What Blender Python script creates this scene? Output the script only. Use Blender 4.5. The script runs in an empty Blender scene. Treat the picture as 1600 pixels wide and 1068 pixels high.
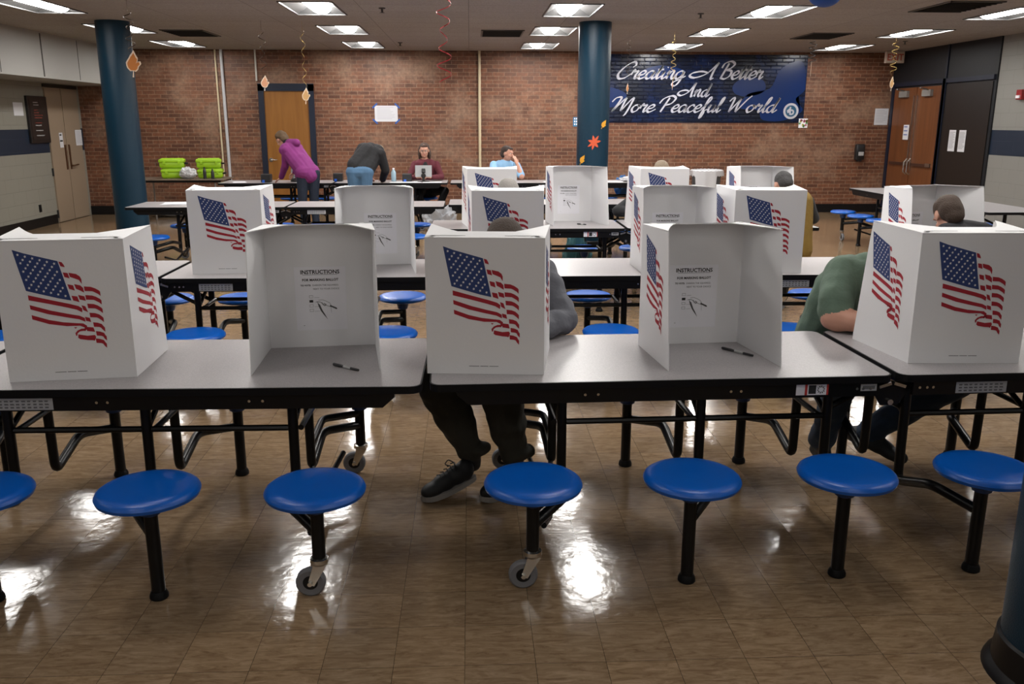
import bpy, bmesh, math, random
import numpy as np
from mathutils import Vector, Matrix, Euler, noise as mnoise
random.seed(7)
sc = bpy.context.scene
col = sc.collection
PI = math.pi
V = Vector

# ---------------------------------------------------------------- camera
F_PX, PITCH, YAW, ROLL, CAM_H = 1368.0, .2467, .0472, .0016, 1.6955
cd = bpy.data.cameras.new('camera'); cam = bpy.data.objects.new('camera', cd); col.objects.link(cam)
cd.sensor_width = 36; cd.lens = F_PX / 1600 * 36; cd.clip_start = .05; cd.clip_end = 100
R_ = V((math.cos(YAW), -math.sin(YAW), 0))
F_ = V((math.sin(YAW)*math.cos(PITCH), math.cos(YAW)*math.cos(PITCH), -math.sin(PITCH)))
U_ = R_.cross(F_)
R2 = R_*math.cos(ROLL) + U_*math.sin(ROLL); U2 = U_*math.cos(ROLL) - R_*math.sin(ROLL)
M = Matrix((R2, U2, -F_)).transposed().to_4x4(); M.translation = V((0, 0, CAM_H))
cam.matrix_world = M
sc.camera = cam

# ---------------------------------------------------------------- light and exposure
w = bpy.data.worlds.new('world'); sc.world = w; w.use_nodes = True
w.node_tree.nodes['Background'].inputs[0].default_value = (.05, .05, .055, 1)
w.node_tree.nodes['Background'].inputs[1].default_value = .3
sc.view_settings.view_transform = 'Standard'; sc.view_settings.look = 'None'
sc.view_settings.gamma = 1; sc.view_settings.use_curve_mapping = False
sc.view_settings.exposure = 0.42
LAMP = 36.0            # strength of a lit ceiling diffuser
sc.cycles.use_denoising = True
sc.cycles.max_bounces = 8; sc.cycles.diffuse_bounces = 4; sc.cycles.glossy_bounces = 4
sc.cycles.sample_clamp_indirect = 6

# ---------------------------------------------------------------- materials
MATS = {}
def mat(name, color, rough=.6, metal=0, spec=.5, emit=0, bump=0, bscale=60, var=0, vscale=8, coat=0, alpha=1):
    if name in MATS: return MATS[name]
    m = bpy.data.materials.new(name); m.use_nodes = True; nt = m.node_tree
    b = nt.nodes['Principled BSDF']
    b.inputs['Base Color'].default_value = (*color, 1); b.inputs['Roughness'].default_value = rough
    b.inputs['Metallic'].default_value = metal; b.inputs['Specular IOR Level'].default_value = spec
    b.inputs['Coat Weight'].default_value = coat
    if emit:
        b.inputs['Emission Color'].default_value = (*color, 1); b.inputs['Emission Strength'].default_value = emit
    tc = nt.nodes.new('ShaderNodeTexCoord')
    if var:
        n = nt.nodes.new('ShaderNodeTexNoise'); n.inputs['Scale'].default_value = vscale; n.inputs['Detail'].default_value = 4
        nt.links.new(tc.outputs['Object'], n.inputs['Vector'])
        mx = nt.nodes.new('ShaderNodeMix'); mx.data_type = 'RGBA'
        mx.inputs[6].default_value = (*[c*(1-var) for c in color], 1); mx.inputs[7].default_value = (*[min(1, c*(1+var)) for c in color], 1)
        nt.links.new(n.outputs['Fac'], mx.inputs[0]); nt.links.new(mx.outputs[2], b.inputs['Base Color'])
    if bump:
        n2 = nt.nodes.new('ShaderNodeTexNoise'); n2.inputs['Scale'].default_value = bscale; n2.inputs['Detail'].default_value = 3
        nt.links.new(tc.outputs['Object'], n2.inputs['Vector'])
        bp = nt.nodes.new('ShaderNodeBump'); bp.inputs['Strength'].default_value = bump; bp.inputs['Distance'].default_value = .01
        nt.links.new(n2.outputs['Fac'], bp.inputs['Height']); nt.links.new(bp.outputs[0], b.inputs['Normal'])
    MATS[name] = m
    return m

def nodes(name):
    m = bpy.data.materials.new(name); m.use_nodes = True; MATS[name] = m
    nt = m.node_tree; b = nt.nodes['Principled BSDF']
    def N(t, **k):
        n = nt.nodes.new(t)
        for a, v in k.items():
            if a.startswith('i_'): n.inputs[a[2:].replace('_', ' ')].default_value = v
            else: setattr(n, a, v)
        return n
    return m, nt, b, N, nt.links.new

def ramp(N, pts):
    r = N('ShaderNodeValToRGB'); e = r.color_ramp.elements
    while len(e) < len(pts): e.new(.5)
    for i, (p, c) in enumerate(pts): e[i].position = p; e[i].color = (*c, 1)
    return r

def mixc(N, L, a, b, fac, mode='MIX'):
    m = N('ShaderNodeMix', data_type='RGBA', blend_type=mode)
    for s, v in ((0, fac), (6, a), (7, b)):
        if hasattr(v, 'links') or hasattr(v, 'is_linked'): L(v, m.inputs[s])
        elif s == 0: m.inputs[s].default_value = v
        else: m.inputs[s].default_value = (*v, 1)
    return m.outputs[2]

# brick: object coordinates (x, z) of the wall
def brick_vec(N, L, axis):
    tc = N('ShaderNodeTexCoord'); sx = N('ShaderNodeSeparateXYZ'); cx = N('ShaderNodeCombineXYZ')
    L(tc.outputs['Object'], sx.inputs[0]); L(sx.outputs[axis], cx.inputs[0]); L(sx.outputs[2], cx.inputs[1])
    return cx.outputs[0], tc
m, nt, b, N, L = nodes('brick')
vec, tc = brick_vec(N, L, 0)
br = N('ShaderNodeTexBrick', offset=.5, i_Scale=1.0, i_Mortar_Size=.0055, i_Mortar_Smooth=.3, i_Bias=-.1, i_Brick_Width=.215, i_Row_Height=.0675)
L(vec, br.inputs['Vector'])
br.inputs['Color1'].default_value = (.205, .078, .037, 1); br.inputs['Color2'].default_value = (.088, .031, .016, 1); br.inputs['Mortar'].default_value = (.275, .17, .11, 1)
n1 = N('ShaderNodeTexNoise', i_Scale=1.3, i_Detail=5.0, i_Roughness=.6); L(tc.outputs['Object'], n1.inputs['Vector'])
r1 = ramp(N, [(.5, (0, 0, 0)), (.72, (1, 1, 1))]); L(n1.outputs['Fac'], r1.inputs[0])
c1 = mixc(N, L, br.outputs['Color'], (.29, .175, .115), r1.outputs[0])
n2 = N('ShaderNodeTexNoise', i_Scale=22.0, i_Detail=3.0); L(tc.outputs['Object'], n2.inputs['Vector'])
r2 = ramp(N, [(.3, (.72, .72, .72)), (.7, (1.15, 1.15, 1.15))]); L(n2.outputs['Fac'], r2.inputs[0])
L(mixc(N, L, c1, r2.outputs[0], 1.0, 'MULTIPLY'), b.inputs['Base Color'])
b.inputs['Roughness'].default_value = .55
bp = N('ShaderNodeBump', i_Strength=.6, i_Distance=.006, invert=True); L(br.outputs['Fac'], bp.inputs['Height']); L(bp.outputs[0], b.inputs['Normal'])

# painted concrete block (side walls) with a navy band
def block_mat(name, base, zlo, zhi):
    m, nt, b, N, L = nodes(name)
    vec, tc = brick_vec(N, L, 1)
    br = N('ShaderNodeTexBrick', offset=.5, i_Scale=1.0, i_Mortar_Size=.004, i_Mortar_Smooth=.4, i_Brick_Width=.406, i_Row_Height=.203)
    L(vec, br.inputs['Vector'])
    for k in ('Color1', 'Color2'): br.inputs[k].default_value = (*base, 1)
    br.inputs['Mortar'].default_value = (*[c*.8 for c in base], 1)
    sx = N('ShaderNodeSeparateXYZ'); L(tc.outputs['Object'], sx.inputs[0])
    a = N('ShaderNodeMath', operation='GREATER_THAN'); a.inputs[1].default_value = zlo; L(sx.outputs[2], a.inputs[0])
    c = N('ShaderNodeMath', operation='LESS_THAN'); c.inputs[1].default_value = zhi; L(sx.outputs[2], c.inputs[0])
    f = N('ShaderNodeMath', operation='MULTIPLY'); L(a.outputs[0], f.inputs[0]); L(c.outputs[0], f.inputs[1])
    L(mixc(N, L, br.outputs['Color'], (.006, .015, .034), f.outputs[0]), b.inputs['Base Color'])
    b.inputs['Roughness'].default_value = .5
    bp = N('ShaderNodeBump', i_Strength=.5, i_Distance=.005, invert=True); L(br.outputs['Fac'], bp.inputs['Height']); L(bp.outputs[0], b.inputs['Normal'])
block_mat('block_left', (.235, .225, .19), 1.175, 1.56)
block_mat('block_right', (.225, .22, .205), 1.21, 1.58)

# floor: nine inch vinyl tiles with a streaked travertine print, waxed
m, nt, b, N, L = nodes('floor_tile')
tc = N('ShaderNodeTexCoord')
mp = N('ShaderNodeMapping'); mp.inputs['Location'].default_value = (.0331, -2.4797, 0); L(tc.outputs['Object'], mp.inputs['Vector'])
br = N('ShaderNodeTexBrick', offset=0.0, i_Scale=1.0, i_Mortar_Size=.0007, i_Mortar_Smooth=.1, i_Brick_Width=.2286, i_Row_Height=.2286)
L(mp.outputs[0], br.inputs['Vector'])
br.inputs['Color1'].default_value = (0, 0, 0, 1); br.inputs['Color2'].default_value = (1, 1, 1, 1); br.inputs['Mortar'].default_value = (.5, .5, .5, 1)
off = N('ShaderNodeVectorMath', operation='SCALE'); off.inputs['Scale'].default_value = 7.0; L(br.outputs['Color'], off.inputs[0])
ad = N('ShaderNodeVectorMath', operation='ADD'); L(tc.outputs['Object'], ad.inputs[0]); L(off.outputs[0], ad.inputs[1])
mp2 = N('ShaderNodeMapping'); mp2.inputs['Scale'].default_value = (9, 42, 1); L(ad.outputs[0], mp2.inputs['Vector'])
ns = N('ShaderNodeTexNoise', i_Scale=1.0, i_Detail=8.0, i_Roughness=.72, i_Distortion=1.2); L(mp2.outputs[0], ns.inputs['Vector'])
rs = ramp(N, [(.34, (.16, .10, .055)), (.5, (.25, .17, .10)), (.66, (.33, .235, .15))]); L(ns.outputs['Fac'], rs.inputs[0])
tint = ramp(N, [(0, (.9, .9, .9)), (1, (1.08, 1.06, 1.03))]); L(br.outputs['Color'], tint.inputs[0])
cc = mixc(N, L, rs.outputs[0], tint.outputs[0], 1.0, 'MULTIPLY')
L(mixc(N, L, cc, (.02, .012, .007), br.outputs['Fac']), b.inputs['Base Color'])
nr = N('ShaderNodeTexNoise', i_Scale=3.0, i_Detail=5.0); L(tc.outputs['Object'], nr.inputs['Vector'])
mr = N('ShaderNodeMapRange'); mr.inputs['To Min'].default_value = .07; mr.inputs['To Max'].default_value = .17
L(nr.outputs['Fac'], mr.inputs['Value']); L(mr.outputs[0], b.inputs['Roughness'])
nb = N('ShaderNodeTexNoise', i_Scale=14.0, i_Detail=4.0); L(tc.outputs['Object'], nb.inputs['Vector'])
bp = N('ShaderNodeBump', i_Strength=.12, i_Distance=.01); L(nb.outputs['Fac'], bp.inputs['Height']); L(bp.outputs[0], b.inputs['Normal'])
b.inputs['Specular IOR Level'].default_value = .5

# ceiling: fissured panels in a grid
m, nt, b, N, L = nodes('ceiling_tile')
tc = N('ShaderNodeTexCoord')
mp = N('ShaderNodeMapping'); mp.inputs['Location'].default_value = (.0, .05, 0); L(tc.outputs['Object'], mp.inputs['Vector'])
br = N('ShaderNodeTexBrick', offset=0.0, i_Scale=1.0, i_Mortar_Size=.004, i_Mortar_Smooth=.2, i_Brick_Width=1.22, i_Row_Height=.61)
L(mp.outputs[0], br.inputs['Vector'])
br.inputs['Color1'].default_value = (.36, .325, .295, 1); br.inputs['Color2'].default_value = (.33, .295, .265, 1); br.inputs['Mortar'].default_value = (.15, .135, .12, 1)
n = N('ShaderNodeTexNoise', i_Scale=60.0, i_Detail=4.0); L(tc.outputs['Object'], n.inputs['Vector'])
r = ramp(N, [(.35, (.8, .8, .8)), (.6, (1.05, 1.05, 1.05))]); L(n.outputs['Fac'], r.inputs[0])
L(mixc(N, L, br.outputs['Color'], r.outputs[0], 1.0, 'MULTIPLY'), b.inputs['Base Color'])
b.inputs['Roughness'].default_value = .9
bp = N('ShaderNodeBump', i_Strength=.4, i_Distance=.004); L(n.outputs['Fac'], bp.inputs['Height']); L(bp.outputs[0], b.inputs['Normal'])

# painted banner: navy with brighter blue clouds, gloss over brick courses
m, nt, b, N, L = nodes('banner_blue')
vec, tc = brick_vec(N, L, 0)
br = N('ShaderNodeTexBrick', offset=.5, i_Scale=1.0, i_Mortar_Size=.012, i_Mortar_Smooth=.9, i_Brick_Width=.215, i_Row_Height=.0675); L(vec, br.inputs['Vector'])
n = N('ShaderNodeTexNoise', i_Scale=1.6, i_Detail=5.0, i_Roughness=.6); L(tc.outputs['Object'], n.inputs['Vector'])
r = ramp(N, [(.35, (.0015, .004, .012)), (.55, (.002, .008, .035)), (.75, (.005, .025, .12))]); L(n.outputs['Fac'], r.inputs[0])
L(r.outputs[0], b.inputs['Base Color']); b.inputs['Roughness'].default_value = .25
bp = N('ShaderNodeBump', i_Strength=1.0, i_Distance=.012, invert=True); L(br.outputs['Fac'], bp.inputs['Height']); L(bp.outputs[0], b.inputs['Normal'])

# wood for doors
def wood(name, a, c):
    m, nt, b, N, L = nodes(name)
    tc = N('ShaderNodeTexCoord'); mp = N('ShaderNodeMapping'); mp.inputs['Scale'].default_value = (14, 14, 1.2); L(tc.outputs['Object'], mp.inputs['Vector'])
    n = N('ShaderNodeTexNoise', i_Scale=1.0, i_Detail=5.0, i_Distortion=.5); L(mp.outputs[0], n.inputs['Vector'])
    r = ramp(N, [(.3, a), (.7, c)]); L(n.outputs['Fac'], r.inputs[0]); L(r.outputs[0], b.inputs['Base Color']); b.inputs['Roughness'].default_value = .4
wood('door_wood', (.22, .085, .012), (.29, .12, .022))
wood('door_wood_dark', (.11, .036, .012), (.16, .055, .018))

# speckled laminate
m, nt, b, N, L = nodes('laminate')
tc = N('ShaderNodeTexCoord'); n = N('ShaderNodeTexNoise', i_Scale=260.0, i_Detail=2.0); L(tc.outputs['Object'], n.inputs['Vector'])
r = ramp(N, [(.3, (.28, .263, .27)), (.7, (.40, .378, .384))]); L(n.outputs['Fac'], r.inputs[0]); L(r.outputs[0], b.inputs['Base Color'])
b.inputs['Roughness'].default_value = .33

CARD = mat('white_card', (.82, .82, .83), .55, bump=.05, bscale=120)
CARDE = mat('card_edge', (.33, .28, .22), .8)
BLUE = mat('blue_plastic', (.0, .095, .46), .3, bump=.08, bscale=400)
BLUED = mat('blue_plastic_collar', (.005, .04, .16), .4)
BLACK = mat('black_steel', (.004, .004, .0045), .33, spec=.3)
EDGE = mat('black_edge', (.005, .005, .0055), .5, spec=.2)
CHROME = mat('chrome', (.62, .6, .56), .25, metal=1)
TYRE = mat('grey_tyre', (.16, .16, .17), .6)
PAPER = mat('paper', (.86, .86, .9), .7)
INK = mat('ink', (.02, .02, .02), .7)
FRED = mat('flag_red', (.38, .01, .025), .6)
FBLUE = mat('flag_blue', (.02, .045, .17), .6)
LABEL = mat('label_grey', (.4, .4, .4), .5)
LABELR = mat('label_red', (.5, .04, .03), .5)
NAVY = mat('navy_paint', (.005, .010, .026), .45)
TEAL = mat('pillar_teal', (.0025, .026, .05), .32, spec=.35, bump=.25, bscale=260)
COVE = mat('black_cove', (.006, .0055, .006), .4, spec=.3)
TAPE = mat('blue_tape', (.02, .09, .35), .6)
SKIN = mat('skin', (.52, .27, .19), .55, var=.12, vscale=14)
PIPE = mat('pipe_white', (.62, .6, .55), .45)
PIPEY = mat('pipe_cream', (.6, .5, .33), .45)

# ---------------------------------------------------------------- mesh helpers
def obj(name, bm, mats, parent=None, smooth=False, loc=None):
    me = bpy.data.meshes.new(name)
    bmesh.ops.recalc_face_normals(bm, faces=bm.faces)
    bm.to_mesh(me); bm.free()
    for mm in (mats if isinstance(mats, (list, tuple)) else [mats]): me.materials.append(MATS[mm] if isinstance(mm, str) else mm)
    if smooth:
        me.polygons.foreach_set('use_smooth', [True]*len(me.polygons))
        try: me.set_sharp_from_angle(angle=math.radians(38))
        except Exception: pass
    o = bpy.data.objects.new(name, me); col.objects.link(o)
    if parent: o.parent = parent
    if loc: o.location = loc
    return o
def tag(o, label=None, cat=None, group=None, kind=None):
    if label: o['label'] = label
    if cat: o['category'] = cat
    if group: o['group'] = group
    if kind: o['kind'] = kind
    return o
def thing(name, label, cat, loc=(0, 0, 0), rz=0, group=None):
    o = bpy.data.objects.new(name, None); col.objects.link(o); o.location = loc; o.rotation_euler = (0, 0, rz)
    o.empty_display_size = .1
    return tag(o, label, cat, group)
def copy_tree(o, parent=None):
    c = o.copy(); col.objects.link(c)
    if parent: c.parent = parent
    for ch in list(o.children): copy_tree(ch, c)
    return c
def box(bm, c, s, rot=None, mi=0, bevel=0):
    r = bmesh.ops.create_cube(bm, size=1)
    vs = r['verts']
    for v in vs:
        p = V((v.co.x*s[0], v.co.y*s[1], v.co.z*s[2]))
        if rot: p.rotate(rot)
        v.co = p + V(c)
    fs = set(f for v in vs for f in v.link_faces)
    for f in fs: f.material_index = mi
    if bevel:
        es = list(set(e for v in vs for e in v.link_edges))
        rr = bmesh.ops.bevel(bm, geom=es, offset=bevel, segments=2, affect='EDGES', profile=.5)
        for f in rr['faces']: f.material_index = mi
def frame_of(d):
    d = V(d).normalized(); a = V((0, 0, 1)) if abs(d.z) < .9 else V((1, 0, 0))
    x = d.cross(a).normalized(); return x, d.cross(x).normalized()
def fillet(pts, r, n=5):
    pts = [V(p) for p in pts]; out = [pts[0]]
    for i in range(1, len(pts)-1):
        a, b_, c = pts[i-1], pts[i], pts[i+1]
        ra = min(r, (a-b_).length*.48, (c-b_).length*.48)
        p, q = b_+(a-b_).normalized()*ra, b_+(c-b_).normalized()*ra
        for k in range(n+1):
            t = k/n; out.append(p*(1-t)**2+b_*2*t*(1-t)+q*t*t)
    out.append(pts[-1]); return out
def tube(bm, pts, r, seg=10, mi=0, fil=0, cap=True, rs=None):
    pts = fillet(pts, fil) if fil else [V(p) for p in pts]
    rings = []; x = None
    for i, p in enumerate(pts):
        d = (pts[min(i+1, len(pts)-1)] - pts[max(i-1, 0)])
        if d.length < 1e-9: d = V((0, 0, 1))
        d.normalize()
        if x is None: x, y = frame_of(d)
        else:
            x = (x - d*x.dot(d)).normalized(); 
        y = d.cross(x)
        rr = rs[i] if rs else r
        rings.append([bm.verts.new(p + (x*math.cos(2*PI*k/seg)+y*math.sin(2*PI*k/seg))*rr) for k in range(seg)])
    for a, b_ in zip(rings, rings[1:]):
        for k in range(seg):
            f = bm.faces.new((a[k], a[(k+1) % seg], b_[(k+1) % seg], b_[k])); f.material_index = mi
    if cap:
        for rg in (rings[0], rings[-1]):
            f = bm.faces.new(rg); f.material_index = mi
def lathe(bm, prof, c=(0, 0, 0), seg=32, mi=0, axis='z'):
    rings = []
    for r, z in prof:
        ring = []
        for k in range(seg):
            a = 2*PI*k/seg; p = V((r*math.cos(a), r*math.sin(a), z))
            if axis == 'x': p = V((p.z, p.x, p.y))
            if axis == 'y': p = V((p.x, p.z, p.y))
            ring.append(bm.verts.new(p + V(c)))
        rings.append(ring)
    for a, b_ in zip(rings, rings[1:]):
        for k in range(seg):
            f = bm.faces.new((a[k], a[(k+1) % seg], b_[(k+1) % seg], b_[k])); f.material_index = mi
    for rg, (r, z) in ((rings[0], prof[0]), (rings[-1], prof[-1])):
        if r > 1e-4:
            f = bm.faces.new(rg); f.material_index = mi
def prism(bm, pts, f3, t, mi=0, mside=None):
    """polygon in 2D mapped by f3(u, v, w) and given thickness t along w"""
    a = [bm.verts.new(f3(u, v, 0)) for u, v in pts]; b_ = [bm.verts.new(f3(u, v, t)) for u, v in pts]
    n = len(pts)
    f = bm.faces.new(a); f.material_index = mi
    f = bm.faces.new(b_[::-1]); f.material_index = mi
    for i in range(n):
        f = bm.faces.new((a[i], b_[i], b_[(i+1) % n], a[(i+1) % n])); f.material_index = mi if mside is None else mside
def flat(bm, pts, f3, mi=0):
    f = bm.faces.new([bm.verts.new(f3(u, v)) for u, v in pts]); f.material_index = mi
    bmesh.ops.triangulate(bm, faces=[f])
def text_into(bm, s, f3, size, x, y, mi, align='CENTER', bold=.0, sx=1.0):
    cu = bpy.data.curves.new('t', 'FONT'); cu.body = s; cu.size = size; cu.align_x = align; cu.offset = bold; cu.resolution_u = 2
    o = bpy.data.objects.new('t', cu); col.objects.link(o)
    dg = bpy.context.evaluated_depsgraph_get(); me = bpy.data.meshes.new_from_object(o.evaluated_get(dg))
    vs = [bm.verts.new(f3(x+v.co.x*sx, y+v.co.y)) for v in me.vertices]
    for p in me.polygons:
        try: f = bm.faces.new([vs[i] for i in p.vertices]); f.material_index = mi
        except ValueError: pass
    bpy.data.objects.remove(o); bpy.data.curves.remove(cu); bpy.data.meshes.remove(me)

# ================================================================= SETTING
WY, CZ, LX, RX = 16.76, 2.94, -7.05, 7.95
def sbox(name, c, s, m, kind='structure'):
    bm = bmesh.new(); box(bm, (0, 0, 0), s)
    o = obj(name, bm, m, loc=c); return tag(o, kind=kind)
def wallobj(name, lo, hi, m):   # vertices in world coordinates, object at the origin (for the textures)
    bm = bmesh.new(); lo, hi = V(lo), V(hi); box(bm, (lo+hi)/2, hi-lo)
    return tag(obj(name, bm, m), kind='structure')
wallobj('floor', (LX-.2, -4.2, -.1), (RX+.2, WY+.2, 0), 'floor_tile')
wallobj('wall_back', (LX-.2, WY, 0), (RX+.2, WY+.2, CZ), 'brick')
wallobj('wall_left', (LX-.2, -4.2, 0), (LX, WY, CZ), 'block_left')
wallobj('wall_right', (RX, -4.2, 0), (RX+.2, WY, CZ), 'block_right')
wallobj('wall_front', (LX-.2, -4.4, 0), (RX+.2, -4.2, CZ), mat('front_paint', (.35, .34, .32), .7))
# soffit above the left wall
SOF = mat('soffit_panel', (.33, .325, .305), .6)
bm = bmesh.new(); box(bm, ((LX-6.2)/2, 6.28, 2.62), (-6.2-LX, 20.96, .64))
for i in range(18):
    y = 16.1-i*1.22
    box(bm, (-6.198, y, 2.62), (.006, .03 if i % 2 == 0 else .008, .6), mi=1)
tag(obj('trim_1', bm, [SOF, mat('soffit_gap', (.06, .055, .05), .8)]), kind='structure')
# baseboards
bm = bmesh.new(); box(bm, ((LX+RX)/2, WY-.008, .08), (RX-LX, .016, .16)); tag(obj('baseboard_back', bm, COVE), kind='structure')
bm = bmesh.new(); box(bm, (LX+.008, 5.6, .075), (.016, 19.5, .15)); tag(obj('baseboard_left', bm, COVE), kind='structure')
bm = bmesh.new(); box(bm, (RX-.008, 4.5, .075), (.016, 17.3, .15)); tag(obj('baseboard_right', bm, COVE), kind='structure')

# ceiling with openings for the troffers
LCOL = [-4.83, -1.76, 1.19, 3.57, 6.45]; LROW = [15.6, 13.12, 10.7, 8.28, 5.84, 3.4, .96, -1.48]
lights = [(x, y) for y in LROW for x in LCOL]
xs = sorted(set([LX-.2, RX+.2] + [x+d for x in LCOL for d in (-.3, .3)])); ys = sorted(set([-4.2, WY+.2] + [y+d for y in LROW for d in (-.6, .6)]))
bm = bmesh.new()
for i in range(len(xs)-1):
    for j in range(len(ys)-1):
        cx, cy = (xs[i]+xs[i+1])/2, (ys[j]+ys[j+1])/2
        if any(abs(cx-x) < .05 and abs(cy-y) < .05 for x, y in lights): continue
        bm.faces.new([bm.verts.new((a, b_, CZ)) for a, b_ in ((xs[i], ys[j]), (xs[i], ys[j+1]), (xs[i+1], ys[j+1]), (xs[i+1], ys[j]))])
bmesh.ops.remove_doubles(bm, verts=bm.verts, dist=1e-4)
r = bmesh.ops.extrude_face_region(bm, geom=list(bm.faces))
for g in r['geom']:
    if isinstance(g, bmesh.types.BMVert): g.co.z += .25
tag(obj('ceiling', bm, 'ceiling_tile'), kind='structure')

# troffers
def lamp_mat(k): return mat('lit_diffuser_%d' % round(k*100), (1, .97, .93), .5, emit=LAMP*k)
DIFF = lamp_mat(1.0)
DIFF0 = mat('unlit_diffuser', (.7, .7, .68), .5)
REFL = mat('troffer_white', (.07, .07, .07), .4)
def make_light(lit):
    t = thing('ceiling_light', None, 'ceiling light')
    bm = bmesh.new()
    W, D, H = .298, .598, .11
    for sx in (-1, 1):   # sloping reflector sides and a rim
        bm.faces.new([bm.verts.new(p) for p in ((sx*W, -D, 0), (sx*W, D, 0), (sx*.1, D-.1, H), (sx*.1, -D+.1, H))])
        bm.faces.new([bm.verts.new(p) for p in ((-W, sx*D, 0), (W, sx*D, 0), (.1, sx*(D-.1), H), (-.1, sx*(D-.1), H))])
        box(bm, (sx*(W-.008), 0, -.004), (.016, 2*D, .012)); box(bm, (0, sx*(D-.008), -.004), (2*W, .016, .012))
    bm.faces.new([bm.verts.new(p) for p in ((-.1, -D+.1, H), (.1, -D+.1, H), (.1, D-.1, H), (-.1, D-.1, H))])
    obj('reflector', bm, REFL, t)
    bm = bmesh.new()
    n = 12; rings = []
    for y in (-D+.03, D-.03):
        rings.append([bm.verts.new((-.125*math.cos(PI*k/n), y, H-.012-.1*math.sin(PI*k/n))) for k in range(n+1)])
    for k in range(n): bm.faces.new((rings[0][k], rings[0][k+1], rings[1][k+1], rings[1][k]))
    for rg in rings: bm.faces.new(rg)
    obj('diffuser', bm, DIFF if lit else DIFF0, t, smooth=True)
    for y in (-D+.028, D-.028):
        bm = bmesh.new()
        tube(bm, [(-.127*math.cos(PI*k/n), y, H-.012-.102*math.sin(PI*k/n)) for k in range(n+1)], .004, 6)
        obj('end_ring', bm, BLACK, t)
    return t
lt = make_light(True)
rows = {15.6: 'nearest the brick wall', 13.12: 'second from the brick wall', 10.7: 'third from the brick wall', 8.28: 'fourth from the brick wall'}
cols = {-4.83: 'leftmost column', -1.76: 'second column from the left', 1.19: 'middle column', 3.57: 'second column from the right', 6.45: 'rightmost column'}
LIT_ROWS = (15.6, 13.12, 10.7, 8.28, 5.84, 3.4, .96, -1.48)
used = {True: False, False: False}
ROWF = {15.6: 1.15, 13.12: 1.2, 10.7: 1.15, 8.28: 1.0, 5.84: 1.0, 3.4: .32, .96: .2, -1.48: .5}   # row strengths tuned by eye, dimmed to darken the front of the room
for (x, y) in lights:
    lit = y in LIT_ROWS
    o = lt if not used[lit] else copy_tree(lt); used[lit] = True
    o.location = (x, y, CZ)
    if lit:
        for ch in o.children:
            if ch.name.startswith('diffuser'): ch.material_slots[0].link = 'OBJECT'; ch.material_slots[0].material = lamp_mat(ROWF[y]*(.6 if x in (LCOL[0], LCOL[-1]) else 1))
    if y in rows: tag(o, 'glowing recessed ceiling light, %s, %s' % (cols[x], rows[y]), group='recessed ceiling lights')
    else: tag(o, 'recessed ceiling light above or behind the front tables, out of the photo', group='recessed ceiling lights nearer the viewer')

# vents and sprinklers
for (x, y, lab) in ((.48, 13.45, 'dark metal ceiling vent between the middle light columns'), (-4.05, 13.7, 'dark metal ceiling vent beside the left pillar'),
                    (5.25, 13.55, 'dark metal ceiling vent over the right end of the banner'), (5.4, 10.1, 'dark metal ceiling vent at the top right, right of the blue lantern')):
    t = thing('ceiling_vent', lab, 'vent', (x, y, CZ))
    bm = bmesh.new()
    for s in (-1, 1): box(bm, (s*.29, 0, -.006), (.03, .94, .012)); box(bm, (0, s*.455, -.006), (.6, .03, .012))
    obj('frame', bm, mat('vent_frame', (.1, .09, .08), .6), t)
    bm = bmesh.new()
    for k in range(9): box(bm, (0, -.4+k*.1, -.002), (.56, .07, .004), rot=Euler((.5, 0, 0)))
    obj('louvre', bm, mat('vent_dark', (.03, .027, .025), .7), t)
for (x, y, lab) in ((-.98, 10.6, 'small ceiling sprinkler right of the front light of the second column'), (-1.12, 15.1, 'small ceiling sprinkler right of the back light of the second column'),
                    (2.75, 10.9, 'small ceiling sprinkler left of the front light, second column from the right'), (2.3, 15.0, 'small ceiling sprinkler just right of the middle pillar'), (6.9, 14.3, 'small ceiling sprinkler above the exit sign')):
    t = thing('sprinkler', lab, 'sprinkler', (x, y, CZ))
    bm = bmesh.new(); lathe(bm, [(.0, 0), (.04, 0), (.035, -.012), (.012, -.015), (.012, -.05), (0, -.05)], seg=14)
    obj('body', bm, mat('sprinkler_metal', (.06, .05, .045), .5), t, smooth=True)
    bm = bmesh.new(); lathe(bm, [(0, -.05), (.028, -.052), (.028, -.056), (0, -.057)], seg=14); obj('deflector', bm, MATS['sprinkler_metal'], t)

# pillars
for (x, y, lab) in ((-4.6, 12.2, 'round teal pillar on the left beside the double doors'), (1.64, 11.95, 'round teal pillar in the middle, with paper leaves on it'), (1.875, 2.33, 'round dark teal pillar in the front right corner with black base')):
    t = thing('pillar', lab, 'pillar', (x, y, 0))
    bm = bmesh.new(); lathe(bm, [(.212, 0), (.212, CZ)], seg=48); obj('shaft', bm, TEAL, t, smooth=True)
    bm = bmesh.new(); lathe(bm, [(.255, 0), (.25, .012), (.23, .03), (.222, .12), (.214, .128), (.2, .128)], seg=48); obj('base', bm, COVE, t, smooth=True)

# conduits on the brick wall
for (x, z0, z1, r, m_, lab) in ((-4.56, 0, CZ, .017, PIPEY, 'thin cream conduit left of the white pipe on the brick wall'), (-4.45, 0, CZ, .028, mat('pipe_grey', (.5, .5, .52), .4), 'grey white pipe running up the brick wall left of the door'),
                            (-3.85, 2.4, CZ, .017, PIPE, 'short white conduit rising from the wooden door frame'), (.185, 0, CZ, .024, PIPEY, 'cream conduit on the brick wall between the two seated poll workers')):
    bm = bmesh.new(); tube(bm, [(0, 0, z0), (0, 0, z1)], r, 12)
    tag(obj('conduit', bm, m_, loc=(x, WY-r-.002, 0), smooth=True), lab, 'pipe')

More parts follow.
